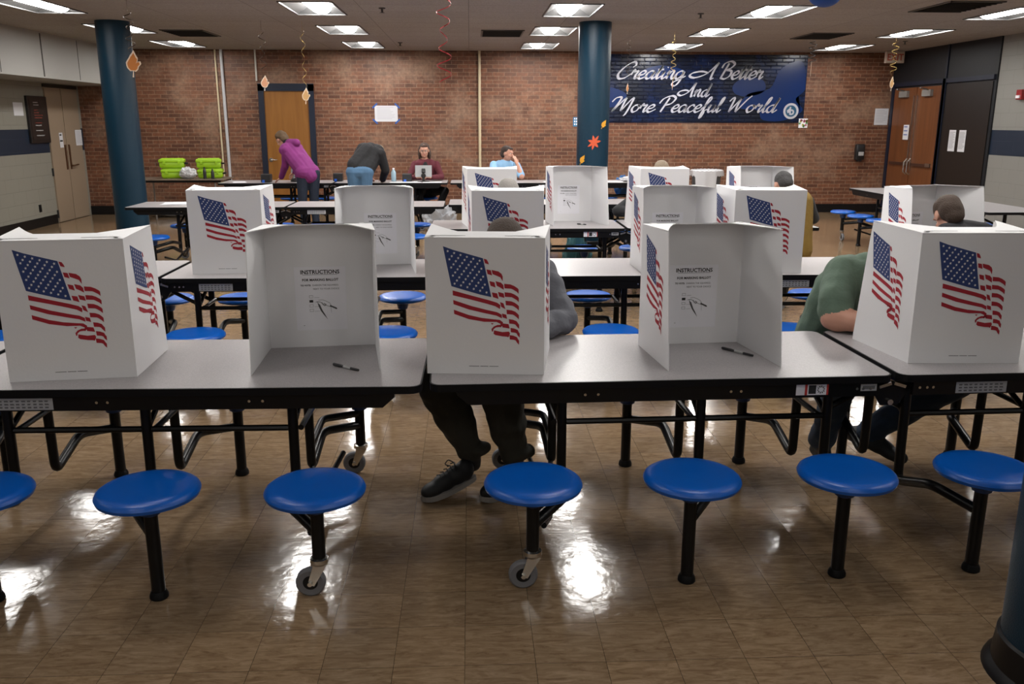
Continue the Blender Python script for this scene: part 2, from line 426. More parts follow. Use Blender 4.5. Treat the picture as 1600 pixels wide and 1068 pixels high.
# door in the brick wall
def handle(parent, c, side=1, m_=CHROME, d=(0, -1, 0)):
    bm = bmesh.new(); d = V(d); n = V(c)
    tube(bm, [n, n+d*.012], .035, 16); tube(bm, [n+d*.01, n+d*.055, n+d*.055+V((side*.12, 0, 0)) if abs(d.y) > .5 else n+d*.055+V((0, side*.12, 0))], .01, 8, fil=.012)
    return obj('handle', bm, m_, parent, smooth=True)
t = bpy.data.objects.new('door_1', None); col.objects.link(t); t.location = (-3.335, WY, 0); tag(t, kind='structure')
bm = bmesh.new(); box(bm, (-.45, -.02, 1.17), (.1, .06, 2.34)); box(bm, (.45, -.02, 1.17), (.1, .06, 2.34)); box(bm, (0, -.02, 2.29), (1.0, .06, .13))
obj('frame', bm, NAVY, t)
bm = bmesh.new(); box(bm, (0, -.012, 1.12), (.8, .03, 2.22)); obj('leaf', bm, 'door_wood', t)
handle(t, (-.34, -.027, 1.0), 1)
# double doors, left wall (cream, flush), extend y 15.25..16.6
t = bpy.data.objects.new('door_2', None); col.objects.link(t); t.location = (LX, 0, 0); tag(t, kind='structure')
CREAM = mat('cream_door', (.29, .22, .155), .45); BRASS = mat('dark_brass', (.12, .06, .03), .4, metal=.6)
for k, (y0, y1) in enumerate(((15.4, 15.99), (16.0, 16.62))):
    bm = bmesh.new(); box(bm, (.012, (y0+y1)/2, 1.12), (.024, y1-y0-.008, 2.22)); lf = obj('leaf', bm, CREAM, t)
    bm = bmesh.new(); box(bm, (.03, 15.92 if k == 0 else 16.07, 1.08), (.012, .05, .42)); obj('push_plate', bm, BRASS, lf)
bm = bmesh.new(); box(bm, (.014, 16.01, 2.262), (.028, 1.26, .05)); obj('frame', bm, mat('door_head', (.02, .015, .012), .6), t)
bm = bmesh.new(); tube(bm, [(.03, 16.07, .93), (.08, 16.07, .93), (.08, 16.25, .94)], .014, 8, fil=.01); obj('handle', bm, BRASS, t, smooth=True)
bm = bmesh.new()
for z in (.15, .85, 2.0): box(bm, (.012, 15.385, z), (.03, .02, .13))
obj('hinge', bm, INK, t)
# dark alcove and doors of the right wall
DARKP = mat('dark_panel', (.005, .007, .010), .5, bump=.1, bscale=30); BROWN = mat('brown_panel', (.009, .006, .0045), .45)
bm = bmesh.new(); box(bm, (RX-.012, 15.06, 1.47), (.024, 3.38, 2.94)); tag(obj('trim_2', bm, DARKP), kind='structure')
bm = bmesh.new(); box(bm, (RX-.03, 14.12, 1.15), (.016, 1.36, 2.3)); tag(obj('trim_3', bm, BROWN), kind='structure')
bm = bmesh.new()
for y in (16.62, 14.82, 15.07-.24): box(bm, (RX-.04, y, 1.2), (.04, .09, 2.4))
for z in (2.36,): box(bm, (RX-.04, 15.05, z), (.04, 3.3, .07))
box(bm, (RX-.034, 14.83, 2.66), (.02, .05, .56))
tag(obj('trim_4', bm, NAVY), kind='structure')
t = bpy.data.objects.new('door_3', None); col.objects.link(t); t.location = (RX-.04, 0, 0); tag(t, kind='structure')
for (y0, y1) in ((14.9, 15.7), (15.72, 16.55)):
    yc = (y0+y1)/2; near = y0 < 15.5; e = y1-.05 if near else y0+.05
    bm = bmesh.new(); box(bm, (0, yc, 1.15), (.03, y1-y0, 2.28)); lf = obj('leaf', bm, 'door_wood_dark', t)
    bm = bmesh.new(); box(bm, (-.03, yc, .96), (.03, .62, .05)); box(bm, (-.03, y0+.12 if near else y0+.1, .97), (.04, .16, .06), mi=1); obj('panic_bar', bm, [mat('bar_brown', (.05, .02, .012), .4), CHROME], lf)
    bm = bmesh.new(); box(bm, (-.03, e, 1.5), (.02, .02, 1.3)); tube(bm, [(-.03, e, 1.06), (-.09, e, 1.0), (-.09, e, .82), (-.03, e, .78)], .013, 8); obj('vertical_rod', bm, CHROME, lf)
    bm = bmesh.new(); box(bm, (-.04, yc, 2.18), (.06, .3, .11), bevel=.008); tube(bm, [(-.04, yc, 2.24), (-.25, yc-.15, 2.26)], .012, 6); obj('door_closer', bm, mat('closer_grey', (.2, .19, .18), .5), lf)

# ================================================================= folding stool tables
def make_caster(parent, x, y):
    bm = bmesh.new(); a = .35
    lathe(bm, [(.0, .125), (.026, .125), (.034, .135), (.034, .15), (.022, .155), (0, .155)], (x, y, 0), 16)
    for s in (-1, 1):
        prism(bm, [(-.02, .13), (.03, .13), (-.02, .045), (-.045, .05)], lambda u, v, w_: V((x+u, y+s*.02+w_, v)), .004)
    tube(bm, [(x-.035, y-.028, .055), (x-.035, y+.028, .055)], .009, 8)
    c = obj('caster', bm, CHROME, parent, smooth=True)
    bm = bmesh.new(); lathe(bm, [(.02, -.012), (.048, -.016), (.0545, -.01), (.0545, .01), (.048, .016), (.02, .012)], (x-.035, y, .055), 24, axis='y')
    lathe(bm, [(0, -.014), (.03, -.013), (.03, .013), (0, .014)], (x-.035, y, .055), 16, mi=1, axis='y')
    obj('wheel', bm, [TYRE, BLACK], c, smooth=True)
def make_table():
    t = thing('stool_table', None, 'folding table')
    HT = .737
    for s in (-1, 1):   # tabletops
        x0, x1 = .012, 1.822
        bm = bmesh.new()
        def outline(o, c):
            a, b_ = x0-o, x1+o; y = .38+o; out = []
            for cx, cy, st in ((b_-c, y-c, 0), (a+c, y-c, 90), (a+c, -y+c, 180), (b_-c, -y+c, 270)):
                for k in range(5):
                    an = math.radians(st+k*22.5); out.append(((cx+c*math.cos(an))*s, cy+c*math.sin(an)))
            return out
        prism(bm, outline(-.006, .04), lambda u, v, w_: V((u, v, HT-w_)), .006, 0)
        prism(bm, outline(0, .045), lambda u, v, w_: V((u, v, HT-.001-w_)), .028, 1)
        obj('tabletop', bm, ['laminate', EDGE], t)
        bm = bmesh.new()
        for y in (-.352, .352):
            box(bm, (s*.875, y, .68), (1.6, .022, .06)); 
            prism(bm, [(1.675, .711), (1.72, .711), (1.72, .69), (1.675, .65)], lambda u, v, w_: V((s*u, y-.011+w_, v)), .022)
        for x in (.17, .71, 1.29): box(bm, (s*x, 0, .695), (.04, .7, .03))
        for y in (-.364, .364):
            for x in (.1, .13, .155, .62, .66, 1.18, 1.23): tube(bm, [(s*x, y, .682), (s*x, y-.003 if y < 0 else y+.003, .682)], .0055, 8, mi=1)
        obj('rail', bm, [BLACK, CHROME], t)
        # stretchers and diagonal braces
        bm = bmesh.new()
        for y in (-.15, .15):
            tube(bm, [(s*.17, y, .5), (s*1.29, y, .5)], .013, 8)
        for x in (.17, .71, 1.29):
            tube(bm, [(s*x, .17, .64), (s*x, -.15, .5)], .012, 8); tube(bm, [(s*(x+.03), .15, .5), (s*(x+.03), -.15, .5)], .012, 8)
        tube(bm, [(s*.17, -.13, .52), (s*.02, -.13, .6), (-s*.13, -.13, .69)], .013, 8)
        tube(bm, [(s*.17, .13, .5), (s*.02, .13, .58), (-s*.13, .13, .68)], .013, 8)
        obj('brace', bm, BLACK, t, smooth=True)
    for y in (-.33, .33):
        bm = bmesh.new()
        prism(bm, [(-.1, .7), (.1, .7), (.035, .6), (-.035, .6)], lambda u, v, w_: V((u, y+w_, v)), .006)
        for s in (-1, 1): box(bm, (s*.03, y-.012*(1 if y < 0 else -1), .688), (.05, .012, .012), rot=Euler((0, .3*s, 0)), mi=1)
        tube(bm, [(0, y-.012, .615), (0, y+.018, .615)], .012, 10, mi=1)
        obj('fold_hinge', bm, [BLACK, CHROME], t)
    # stools
    for s in (-1, 1):
        for k, (xs_, xv) in enumerate(((.27, .17), (.86, .71), (1.45, 1.29))):
            for q in (-1, 1):
                x, y = s*xs_, q*.58; v = s*xv
                bm = bmesh.new()
                tube(bm, [(v, q*.15, .7), (v, q*.16, .20), (v+(x-v)*.08, q*.40, .285), (x, y, .25)], .0205, 10, fil=.045)
                if k == 2:
                    tube(bm, [(v, q*.16, .30), (v+(x-v)*.08, q*.40, .345), (x, y, .31)], .017, 10, fil=.035)
                    tube(bm, [(v, q*.2, .22), (v+s*.05, -q*.2, .1), (v+s*.1, -q*.42, .17)], .012, 8)
                obj('upright', bm, BLACK, t, smooth=True)
                bm = bmesh.new()
                if k == 2:
                    tube(bm, [(x, y, .155), (x, y, .385)], .0245, 12)
                    leg = obj('leg', bm, BLACK, t, smooth=True); make_caster(t, x, y)
                else:
                    tube(bm, [(x, y, .012), (x, y, .385)], .0245, 12)
                    leg = obj('leg', bm, BLACK, t, smooth=True)
                    bm = bmesh.new(); lathe(bm, [(.031, 0), (.034, .004), (.033, .016), (.0265, .03), (.0, .031)], (x, y, 0), 14); obj('foot', bm, EDGE, leg, smooth=True)
                bm = bmesh.new()
                lathe(bm, [(0, .436), (.06, .4365), (.14, .438), (.163, .436), (.175, .428), (.18, .417), (.176, .405), (.163, .399), (.06, .396), (.05, .392)], (x, y, 0), 48)
                st = obj('seat', bm, BLUE, t, smooth=True)
                bm = bmesh.new(); lathe(bm, [(.052, .398), (.046, .375), (.036, .335), (.026, .33)], (x, y, 0), 20); obj('seat_socket', bm, BLUED, st, smooth=True)
    # stickers along the rail facing the viewer and the other side
    for q in (-1, 1):
        def f3(u, v): return V((u if q < 0 else -u, q*.364, v))
        bm = bmesh.new()
        flat(bm, [(.25, .655), (.46, .655), (.46, .7), (.25, .7)], f3, 0)
        for i in range(9):
            a = .262+i*.021
            for j in range(3): flat(bm, [(a, .662+j*.012), (a+.013+.004*math.sin(i*j), .662+j*.012), (a+.013, .668+j*.012), (a, .668+j*.012)], lambda u, v: f3(u, v)+V((0, q*.0006, 0)), 1)
        obj('instruction_sticker', bm, [LABEL, mat('label_mark', (.12, .12, .12), .6)], t)
        bm = bmesh.new()
        flat(bm, [(-.4, .66), (-.27, .66), (-.27, .705), (-.4, .705)], f3, 0)
        g3 = lambda u, v: f3(u, v)+V((0, q*.0006, 0))
        flat(bm, [(-.365, .66), (-.355, .66), (-.355, .705), (-.365, .705)], g3, 1); flat(bm, [(-.278, .66), (-.27, .66), (-.27, .705), (-.278, .705)], g3, 1)
        flat(bm, [(-.35, .665), (-.32, .665), (-.32, .7), (-.35, .7)], g3, 2)
        for i in range(10):
            a, b_ = 2*PI*i/10, 2*PI*(i+.5)/10; c_ = (-.3, .682)
            flat(bm, [(c_[0]+.016*math.cos(a), c_[1]+.016*math.sin(a)), (c_[0]+.016*math.cos(b_), c_[1]+.016*math.sin(b_)), (c_[0]+.009*math.cos(b_), c_[1]+.009*math.sin(b_)), (c_[0]+.009*math.cos(a), c_[1]+.009*math.sin(a))], g3, 2)
        obj('warning_sticker', bm, [PAPER, LABELR, INK], t)
        bm = bmesh.new(); flat(bm, [(-.14, .672), (-.075, .672), (-.075, .7), (-.14, .7)], f3, 0)
        flat(bm, [(-.132, .68), (-.083, .68), (-.083, .693), (-.132, .693)], g3, 1)
        obj('maker_plate', bm, [LABEL, MATS['label_mark']], t)
    return t
proto = make_table()
R = math.radians
TABLES = [  # x, y, rotation, label
    (-2.009, 3.535, -.6, 'long folding table with attached blue stools, front row on the left'),
    (1.650, 3.585, 1.7, 'long folding table with attached blue stools, front row on the right'),
    (-1.965, 5.885, 0, 'second row folding table on the left, carrying two white voting booths'),
    (1.735, 5.88, -.3, 'second row folding table on the right, carrying four white voting booths'),
    (1.445, 8.43, -.2, 'third row folding table in the centre, carrying four white voting booths'),
    (-2.13, 10.62, 0, 'folding table right of the left pillar, paper at its left end'),
    (1.56, 10.85, 0, 'empty folding table behind the third row booths in front of the middle pillar'),
    (-2.19, 14.65, 0, 'check-in folding table by the wooden door where two people bend over'),
    (1.50, 14.62, 0, 'check-in folding table of the worker in light blue'),
    (6.03, 11.2, 90, 'empty folding table standing lengthwise along the right wall'),
]
for i, (x, y, a, lab) in enumerate(TABLES):
    o = proto if i == 0 else copy_tree(proto)
    o.location = (x, y, 0); o.rotation_euler.z = R(a); tag(o, lab, group='folding tables with blue stools')

# ================================================================= voting booths
def S(cx, cy): return ((cx-506)/916*.455, (987-cy)/967*.528)   # flag drawing units -> metres on the panel (origin bottom centre)
CANTON = [(188, 70), (265, 95), (420, 134), (492, 152), (522, 280), (555, 425), (470, 408), (330, 372), (248, 350), (215, 200)]
REDS = [
 [(498, 155), (520, 160), (532, 178), (538, 195), (508, 187)], [(519, 230), (552, 235), (562, 272), (527, 262)], [(541, 312), (580, 320), (588, 357), (550, 345)], [(560, 392), (600, 398), (611, 438), (568, 425)],
 [(558, 233), (610, 243), (634, 260), (643, 280), (643, 313), (625, 285), (600, 275), (565, 262)], [(588, 312), (630, 322), (648, 340), (652, 373), (620, 355), (598, 345)],
 [(607, 388), (650, 398), (657, 430), (615, 420)], [(622, 460), (648, 468), (664, 510), (632, 495)], [(637, 542), (670, 550), (677, 580), (642, 570)],
 [(257, 380), (400, 415), (540, 448), (600, 465), (625, 482), (622, 510), (585, 490), (520, 473), (400, 445), (258, 415)],
 [(260, 448), (400, 490), (520, 517), (600, 533), (635, 550), (637, 577), (595, 558), (500, 540), (380, 515), (262, 478)],
 [(264, 518), (380, 555), (480, 575), (560, 583), (620, 588), (645, 605), (640, 632), (622, 640), (626, 617), (595, 603), (500, 603), (380, 585), (266, 548)],
 [(634, 623), (600, 625), (572, 637), (555, 655), (559, 674), (567, 672), (571, 656), (590, 643), (612, 640), (632, 641)], [(550, 612), (574, 614), (560, 623)], [(640, 613), (688, 618), (697, 650), (640, 642), (648, 630)],
 [(575, 664), (640, 676), (692, 672), (700, 686), (690, 710), (640, 707), (585, 698), (571, 688)], [(670, 703), (690, 708), (684, 714)],
]
for k, (y0, xa, xb) in enumerate(((330, 654, 765), (390, 657, 767), (450, 664, 768), (514, 672, 768), (582, 690, 770), (645, 703, 775), (697, 695, 770))):
    m_ = (xa+xb)/2; e = 8
    REDS.append([(xa, y0), (m_-e, y0+4), (m_+20, y0+14), (xb-8, y0+30), (xb, y0+40), (xb, y0+70), (xb-16, y0+55), (m_+12, y0+40), (m_, y0+35), (xa+3, y0+32)])
STARS = []
A_, B_, C_, D_ = V((188, 70)), V((492, 152)), V((555, 425)), V((248, 350))
for rw in range(9):
    n = 6 if rw % 2 == 0 else 5
    for k in range(n):
        u = (k+.5)/6*1.0 if n == 6 else (k+1)/6; v = (rw+.9)/9.8
        u = u*.96+.02
        STARS.append(tuple((A_*(1-u)+B_*u)*(1-v)+(D_*(1-u)+C_*u)*v))
def flag(bm, f3, sx=1.0, shift=0.0, w_=1):
    g = lambda lift: (lambda u, v: f3(u*sx+shift, v, .0008*lift))
    flat(bm, [S(*p) for p in CANTON], g(1), 2)
    for r_ in REDS: flat(bm, [S(*p) for p in r_], g(1), 1)
    for (cx, cy) in STARS:
        pts = []
        for k in range(10):
            rr = 11 if k % 2 == 0 else 4.6; a = PI/2+k*PI/5+.2; pts.append(S(cx+rr*math.cos(a), cy-rr*math.sin(a)))
        c_ = S(cx, cy); h = g(2)
        for k in range(10):
            flat(bm, [c_, pts[k], pts[(k+1) % 10]], h, 0)
BH, BW = .53, .228
TH = .004
def make_booth(splL=3.0, splR=3.0):
    """origin: bottom centre of the back panel; the opening faces local +y"""
    t = thing('voting_booth', None, 'voting booth')
    bm = bmesh.new()
    box(bm, (0, -TH/2, BH/2), (2*BW, TH, BH))
    # outer face is -y; seen from outside, u runs to local +x
    flag(bm, lambda u, v, w_: V((u, -TH-w_, v)))
    for i in range(26):   # tiny print line at the foot
        x = -.063+i*.0044
        if i in (9, 17): continue
        flat(bm, [(x, .031), (x+.0034, .031), (x+.0034, .0335), (x, .0335)], lambda u, v: V((u, -TH-.0008, v)), 3)
    obj('back_panel', bm, [CARD, FRED, FBLUE, INK], t)
    TOPD, BOTD = .345, .42
    corners = {}
    for s, spl in ((-1, splL), (1, splR)):
        a = R(spl); d = V((s*math.sin(a), math.cos(a), 0)); n = V((s*math.cos(a), -math.sin(a), 0)); base = V((s*BW, 0, 0))
        corners[s] = (base+d*TOPD)
        bm = bmesh.new()
        prism(bm, [(0, 0), (BOTD, 0), (BOTD-.002, .02), (TOPD+.012, BH-.06), (TOPD, BH+.01), (.1, BH+.006), (0, BH)], lambda u, v, w_: base+d*u+n*(w_-TH)+V((0, 0, v)), TH, 0)
        # flag on the outer face; reading left to right as seen from outside
        if s > 0: f3 = lambda u, v, w_: base+d*(.2+u*1.0)+n*(w_+.0002)+V((0, 0, v))
        else: f3 = lambda u, v, w_: base+d*(.2-u*1.0)+n*(w_+.0002)+V((0, 0, v))
        flag(bm, f3, sx=.86, shift=0)
        obj('side_panel', bm, [CARD, FRED, FBLUE, INK], t)
    L_, R__ = corners[-1], corners[1]
    bm = bmesh.new(); z = BH+.0005
    pl = [(-BW, 0), (L_.x, L_.y), (L_.x*.62, .085+.2*.28), (-.115, .062), (-.08, .048), (.08, .048), (.115, .062), (R__.x*.62, .085+.2*.28), (R__.x, R__.y), (BW, 0)]
    # smooth the arch
    def arch(c, s):
        out = []
        p0, p1, p2 = V((c.x, c.y)), V((s*.155, .15)), V((s*.112, .095))
        for k in range(9):
            q = k/8; out.append(tuple(p0*(1-q)**2+p1*2*q*(1-q)+p2*q*q))
        return out
    pl = [(-BW, -TH)] + arch(L_, -1) + arch(R__, 1)[::-1] + [(BW, -TH)]
    prism(bm, pl, lambda u, v, w_: V((u, v, z+w_+.012*min(1, max(0, v)/.1))), .0035, 0)
    for s in (-1, 1):   # slots where the side tabs lock in
        flat(bm, [(s*.075, .022), (s*.175, .022), (s*.175, .029), (s*.075, .029)], lambda u, v: V((u, v, z+.0075)), 1)
        box(bm, (s*.19, .026, z+.007), (.03, .012, .004))
        flat(bm, [(s*(BW-.002), 0), (s*(BW-.03), .004), (s*(BW-.045), .03), (s*(BW-.04), .032)], lambda u, v: V((u, v, z+.0085)), 1)
    obj('top_flap', bm, [CARD, mat('slot_shadow', (.05, .045, .04), .9)], t)
    return t
def make_sheet():
    bm = bmesh.new(); W2, H0, H1 = .108, .075, .352
    # seen from the open side, local +x is on the viewer's LEFT, so mirror u
    def f(l): return lambda u, v: V((-u, .0015+.0005*l, v))
    prism(bm, [(-W2, H0), (W2, H0), (W2, H1), (-W2, H1)], lambda u, v, w_: V((-u, .0004+w_, v)), .0008, 0)
    g = f(1)
    text_into(bm, 'INSTRUCTIONS', g, .0235, 0, .322, 1, bold=.0006, sx=1.0)
    flat(bm, [(-.074, .3175), (.074, .3175), (.074, .3187), (-.074, .3187)], g, 1)
    text_into(bm, 'FOR MARKING BALLOT', g, .0145, 0, .291, 1, bold=.0004)
    text_into(bm, 'TO VOTE:', g, .0098, -.084, .269, 1, 'LEFT', bold=.0003)
    text_into(bm, 'DARKEN THE SQUARE(S)', g, .0098, -.034, .269, 2, 'LEFT')
    text_into(bm, 'NEXT TO YOUR CHOICE', g, .0098, -.032, .253, 2, 'LEFT')
    for k in range(4):
        y = .217-k*.02; x0, x1 = -.05, -.034
        if k == 1: flat(bm, [(x0, y), (x1, y), (x1, y+.011), (x0, y+.011)], g, 1)
        else:
            for (a, b_, c, d) in ((x0, y, x1, y+.0008), (x0, y+.010, x1, y+.011), (x0, y, x0+.0008, y+.011), (x1-.0008, y, x1, y+.011)): flat(bm, [(a, b_), (c, b_), (c, d), (a, d)], g, 2)
        flat(bm, [(-.029, y+.001), (-.008, y+.001), (-.008, y+.0018), (-.029, y+.0018)], g, 2)
    # drawing of a hand with a pen and its feather shadow
    flat(bm, [(-.017, .197), (-.006, .186), (.004, .160), (.012, .146), (.024, .121), (.008, .142), (-.003, .158), (-.012, .178)], g, 2)
    def stroke(pts, w0):
        for p, q in zip(pts, pts[1:]):
            p, q = V(p), V(q); n = (q-p).orthogonal().normalized()*w0; flat(bm, [tuple(p+n), tuple(q+n), tuple(q-n), tuple(p-n)], g, 2)
    stroke([(-.021, .2), (-.005, .199), (.006, .19), (.02, .183), (.04, .176)], .0009)
    stroke([(-.012, .207), (.006, .208), (.022, .201), (.036, .193), (.042, .18)], .0006)
    stroke([(.002, .197), (.006, .187), (.014, .181), (.02, .187), (.01, .193)], .0012)
    stroke([(.04, .181), (.041, .15)], .0004)
    flat(bm, [(.036, .185), (.064, .172), (.067, .166), (.062, .165), (.036, .178)], g, 2)
    flat(bm, [(-.08, .095), (-.074, .095), (-.074, .0965), (-.08, .0965)], g, 2)
    return bm
DGREY = mat('print_grey', (.09, .09, .09), .7)
def merge_booth(x, y, a, spl, lab, facing):
    t = make_booth_cached(*spl)
    t.location = (x, y, .7375); t.rotation_euler.z = R(a); tag(t, lab, group='white flag voting booths')
    if facing:
        o = sheet0.copy() if sheet0.parent else sheet0
        if o is not sheet0: col.objects.link(o)
        o.parent = t
        o.location = (facing[0], 0, 0)
    return t
cache = {}
def make_booth_cached(l, r_):
    if (l, r_) in cache: return copy_tree_nosheet(cache[(l, r_)])
    cache[(l, r_)] = make_booth(l, r_); return cache[(l, r_)]
def copy_tree_nosheet(o):
    c = o.copy(); col.objects.link(c)
    for ch in o.children:
        if not ch.name.startswith('instruction_sheet'): k = ch.copy(); col.objects.link(k); k.parent = c
    return c
sheet0 = obj('instruction_sheet', make_sheet(), [PAPER, INK, DGREY])
# x, y of the back panel's centre; angle 0 = opening away from the viewer, 180 = towards the viewer
BOOTHS = [
    (-1.518, 3.285, 7.0, (3, 4), 'white booth with flags at the left edge, back turned, on the front left table', None),
    (-.65, 3.757, 186.3, (2, 4), 'open white booth showing its instructions on the front left table', (0,)),
    (.052, 3.295, -5.0, (3, 3), 'white booth with one flag in front of the voter in grey sleeves, front row centre', None),
    (.963, 3.742, 184.5, (3, -1), 'open white booth with instructions, right of the grey sleeved voter, front row', (-.01,)),
    (2.01, 3.372, -2.2, (9, 3), 'white booth with two flags in front of the green shirted voter, front row right', None),
    (-1.565, 5.69, 5.0, (3, 6), 'white booth with flag, second row left, the leftmost of its row', None),
    (-.64, 6.02, 184, (4, 3), 'open white booth in the second row behind the open front left booth', (-.025,)),
    (1.33, 6.0, 183, (3, 2), 'open white booth in the second row behind the open front right booth', (-.025,)),
    (1.925, 5.585, -3.5, (9, 3), 'white booth with two flags, second row, in front of the voter in the gold vest', None),
    (.965, 8.67, 180, (16, -6), 'open white booth in the third row in front of the middle pillar', (0,)),
    (.235, 5.585, -2, (6, 3), 'white booth with flag, second row, right behind the brown cap', None),
    (.2, 8.17, 0, (8, 3), 'white booth with flag in the third row, below the worker in light blue', None),
    (1.81, 8.2, 0, (9, 3), 'white booth with flag in the third row, beside the grey trash can', None),
    (2.74, 8.62, 180, (14, -5), 'open white booth in the third row beyond the dark haired voter', (0,)),
    (3.03, 5.965, 197, (9, 14), 'open white booth angled towards the man in the black jacket, second row right', (-.02,)),
]
for (x, y, a, spl, lab, f) in BOOTHS: merge_booth(x, y, a, spl, lab, f)


# ================================================================= painted banner and lettering
def wy_plane(off): return lambda u, v: V((u, WY-off, v))
bm = bmesh.new(); box(bm, (4.145, WY-.006, 2.285), (4.27, .012, 1.215))
for pts in ([(5.05, 1.95), (5.2, 2.2), (5.6, 2.3), (5.75, 2.6), (5.95, 2.75), (6.2, 2.75), (6.27, 2.3), (6.1, 2.1), (6.25, 1.9), (5.9, 1.72), (5.5, 1.73), (5.4, 1.9)],
            [(4.9, 2.35), (5.1, 2.48), (5.45, 2.45), (5.5, 2.25), (5.2, 2.15), (4.95, 2.2)], [(2.2, 2.15), (2.5, 2.32), (2.9, 2.2), (2.8, 2.0), (2.45, 1.95)], [(3.1, 2.55), (3.5, 2.7), (4.0, 2.6), (3.7, 2.48), (3.3, 2.45)]):
    n_ = len(pts); sm_ = []
    for i in range(n_):
        p0, p1, p2, p3 = [V(pts[(i+q) % n_]) for q in (-1, 0, 1, 2)]
        for k in range(5):
            t = k/5; sm_.append(tuple(.5*((2*p1)+(p2-p0)*t+(2*p0-5*p1+4*p2-p3)*t*t+(3*p1-p0-3*p2+p3)*t**3)))
    flat(bm, [(min(6.27, u), max(1.69, min(2.88, v))) for u, v in sm_], wy_plane(.0125), 1)
BRIGHT = mat('banner_bright', (.002, .02, .11), .25); SILVER = mat('banner_silver', (.5, .5, .56), .4)
GL = {
 'C': (1.55, [[(1.45, 1.45), (1.7, 1.75), (1.5, 2.15), (1.0, 1.9), (.45, 1.2), (.2, .5), (.45, .0), (1.0, .1), (1.5, .6)]]),
 'A': (1.55, [[(.9, .75), (.3, .95), (-.35, .75), (-.5, .35), (.0, .15), (.8, .7), (1.35, 2.1)], [(1.35, 2.1), (1.25, 1.0), (1.3, .0), (1.5, .1)]]),
 'B': (1.5, [[(.7, 2.0), (.3, .0)], [(.05, 1.4), (.25, 2.0), (.9, 2.25), (1.35, 1.9), (1.1, 1.4), (.65, 1.15)], [(.65, 1.15), (1.25, 1.0), (1.25, .4), (.75, .0), (.25, .15)]]),
 'M': (2.0, [[(-.3, 1.4), (.0, 1.95), (.5, 2.0), (.4, 1.2), (.05, 0)], [(.05, 0), (.8, 1.6), (1.05, 2.0)], [(1.05, 2.0), (.95, .8), (.95, .1)], [(.95, .1), (1.45, 1.4), (1.8, 1.95), (1.7, .6), (1.55, -.3), (1.4, -.55)]]),
 'P': (1.4, [[(.7, 2.0), (.2, .0)], [(-.25, 1.2), (.1, 1.9), (.9, 2.25), (1.4, 1.9), (1.1, 1.2), (.5, .95)]]),
 'W': (2.1, [[(0, 1.5), (.25, 2), (.42, 1.8), (.38, .8), (.35, 0)], [(.35, 0), (.9, 1.4), (1.1, 1.9)], [(1.1, 1.9), (1.0, .8), (1.05, 0)], [(1.05, 0), (1.7, 1.6), (2.1, 2.3)]]),
 'a': (.98, [[(.75, .85), (.5, 1.), (.15, .75), (.05, .3), (.25, 0), (.55, .2), (.78, .9)], [(.78, .9), (.7, .3), (.82, 0), (1.1, .35)]]),
 'c': (.8, [[(.72, .75), (.58, 1), (.25, .85), (.05, .4), (.25, 0), (.55, .08), (.9, .4)]]),
 'd': (.98, [[(.75, .85), (.5, 1), (.15, .75), (.05, .3), (.25, 0), (.55, .25), (.9, 2.0)], [(.9, 2.0), (.7, .3), (.82, 0), (1.1, .35)]]),
 'e': (.8, [[(.1, .42), (.5, .55), (.68, .85), (.5, 1.02), (.2, .8), (.05, .35), (.25, 0), (.55, .08), (.92, .4)]]),
 'f': (.7, [[(.0, .4), (.4, 1.0), (.75, 1.8), (.6, 2.1), (.42, 1.6), (.3, .5), (.15, -.7), (.3, -.75), (.42, -.2), (.45, .2), (.75, .4)]]),
 'g': (.98, [[(.75, .85), (.5, 1), (.15, .75), (.05, .3), (.25, 0), (.6, .3), (.8, .95)], [(.8, .95), (.65, -.3), (.35, -.9), (.0, -.75), (.1, -.4), (.6, -.05), (1.1, .35)]]),
 'i': (.52, [[(.1, .5), (.27, 1.0)], [(.27, 1), (.17, .3), (.3, 0), (.6, .35)], [(.42, 1.4), (.46, 1.5)]]),
 'l': (.52, [[(0, .3), (.45, 1.3), (.55, 2.0), (.38, 1.9), (.22, .9), (.2, .2), (.33, 0), (.62, .35)]]),
 'n': (.98, [[(.05, .6), (.25, 1), (.15, 0)], [(.17, .3), (.5, 1.0), (.7, .9), (.62, .3), (.78, 0), (1.08, .35)]]),
 'o': (.85, [[(.55, 1), (.2, .85), (.05, .4), (.25, 0), (.6, .2), (.72, .7), (.55, 1), (.7, .82), (.98, .85)]]),
 'r': (.75, [[(.0, .5), (.2, 1.12), (.32, .9), (.62, .95), (.48, .4), (.55, 0), (.85, .35)]]),
 't': (.58, [[(.05, .4), (.45, 1.7)], [(.45, 1.7), (.22, .5), (.3, 0), (.62, .35)], [(.08, 1.15), (.68, 1.2)]]),
 'u': (.98, [[(.05, .6), (.25, 1), (.15, .35), (.3, 0), (.6, .3), (.8, 1)], [(.8, 1), (.68, .3), (.8, 0), (1.08, .35)]]),
 ' ': (.75, []),
}
def catmull(P, n=7):
    P = [V(p) for p in P]
    if len(P) == 2: return P
    Q = [P[0]*2-P[1]] + P + [P[-1]*2-P[-2]]; out = []
    for i in range(1, len(Q)-2):
        for k in range(n):
            t = k/n; p0, p1, p2, p3 = Q[i-1:i+3]
            out.append(.5*((2*p1)+(p2-p0)*t+(2*p0-5*p1+4*p2-p3)*t*t+(3*p1-p0-3*p2+p3)*t**3))
    return out+[P[-1]]
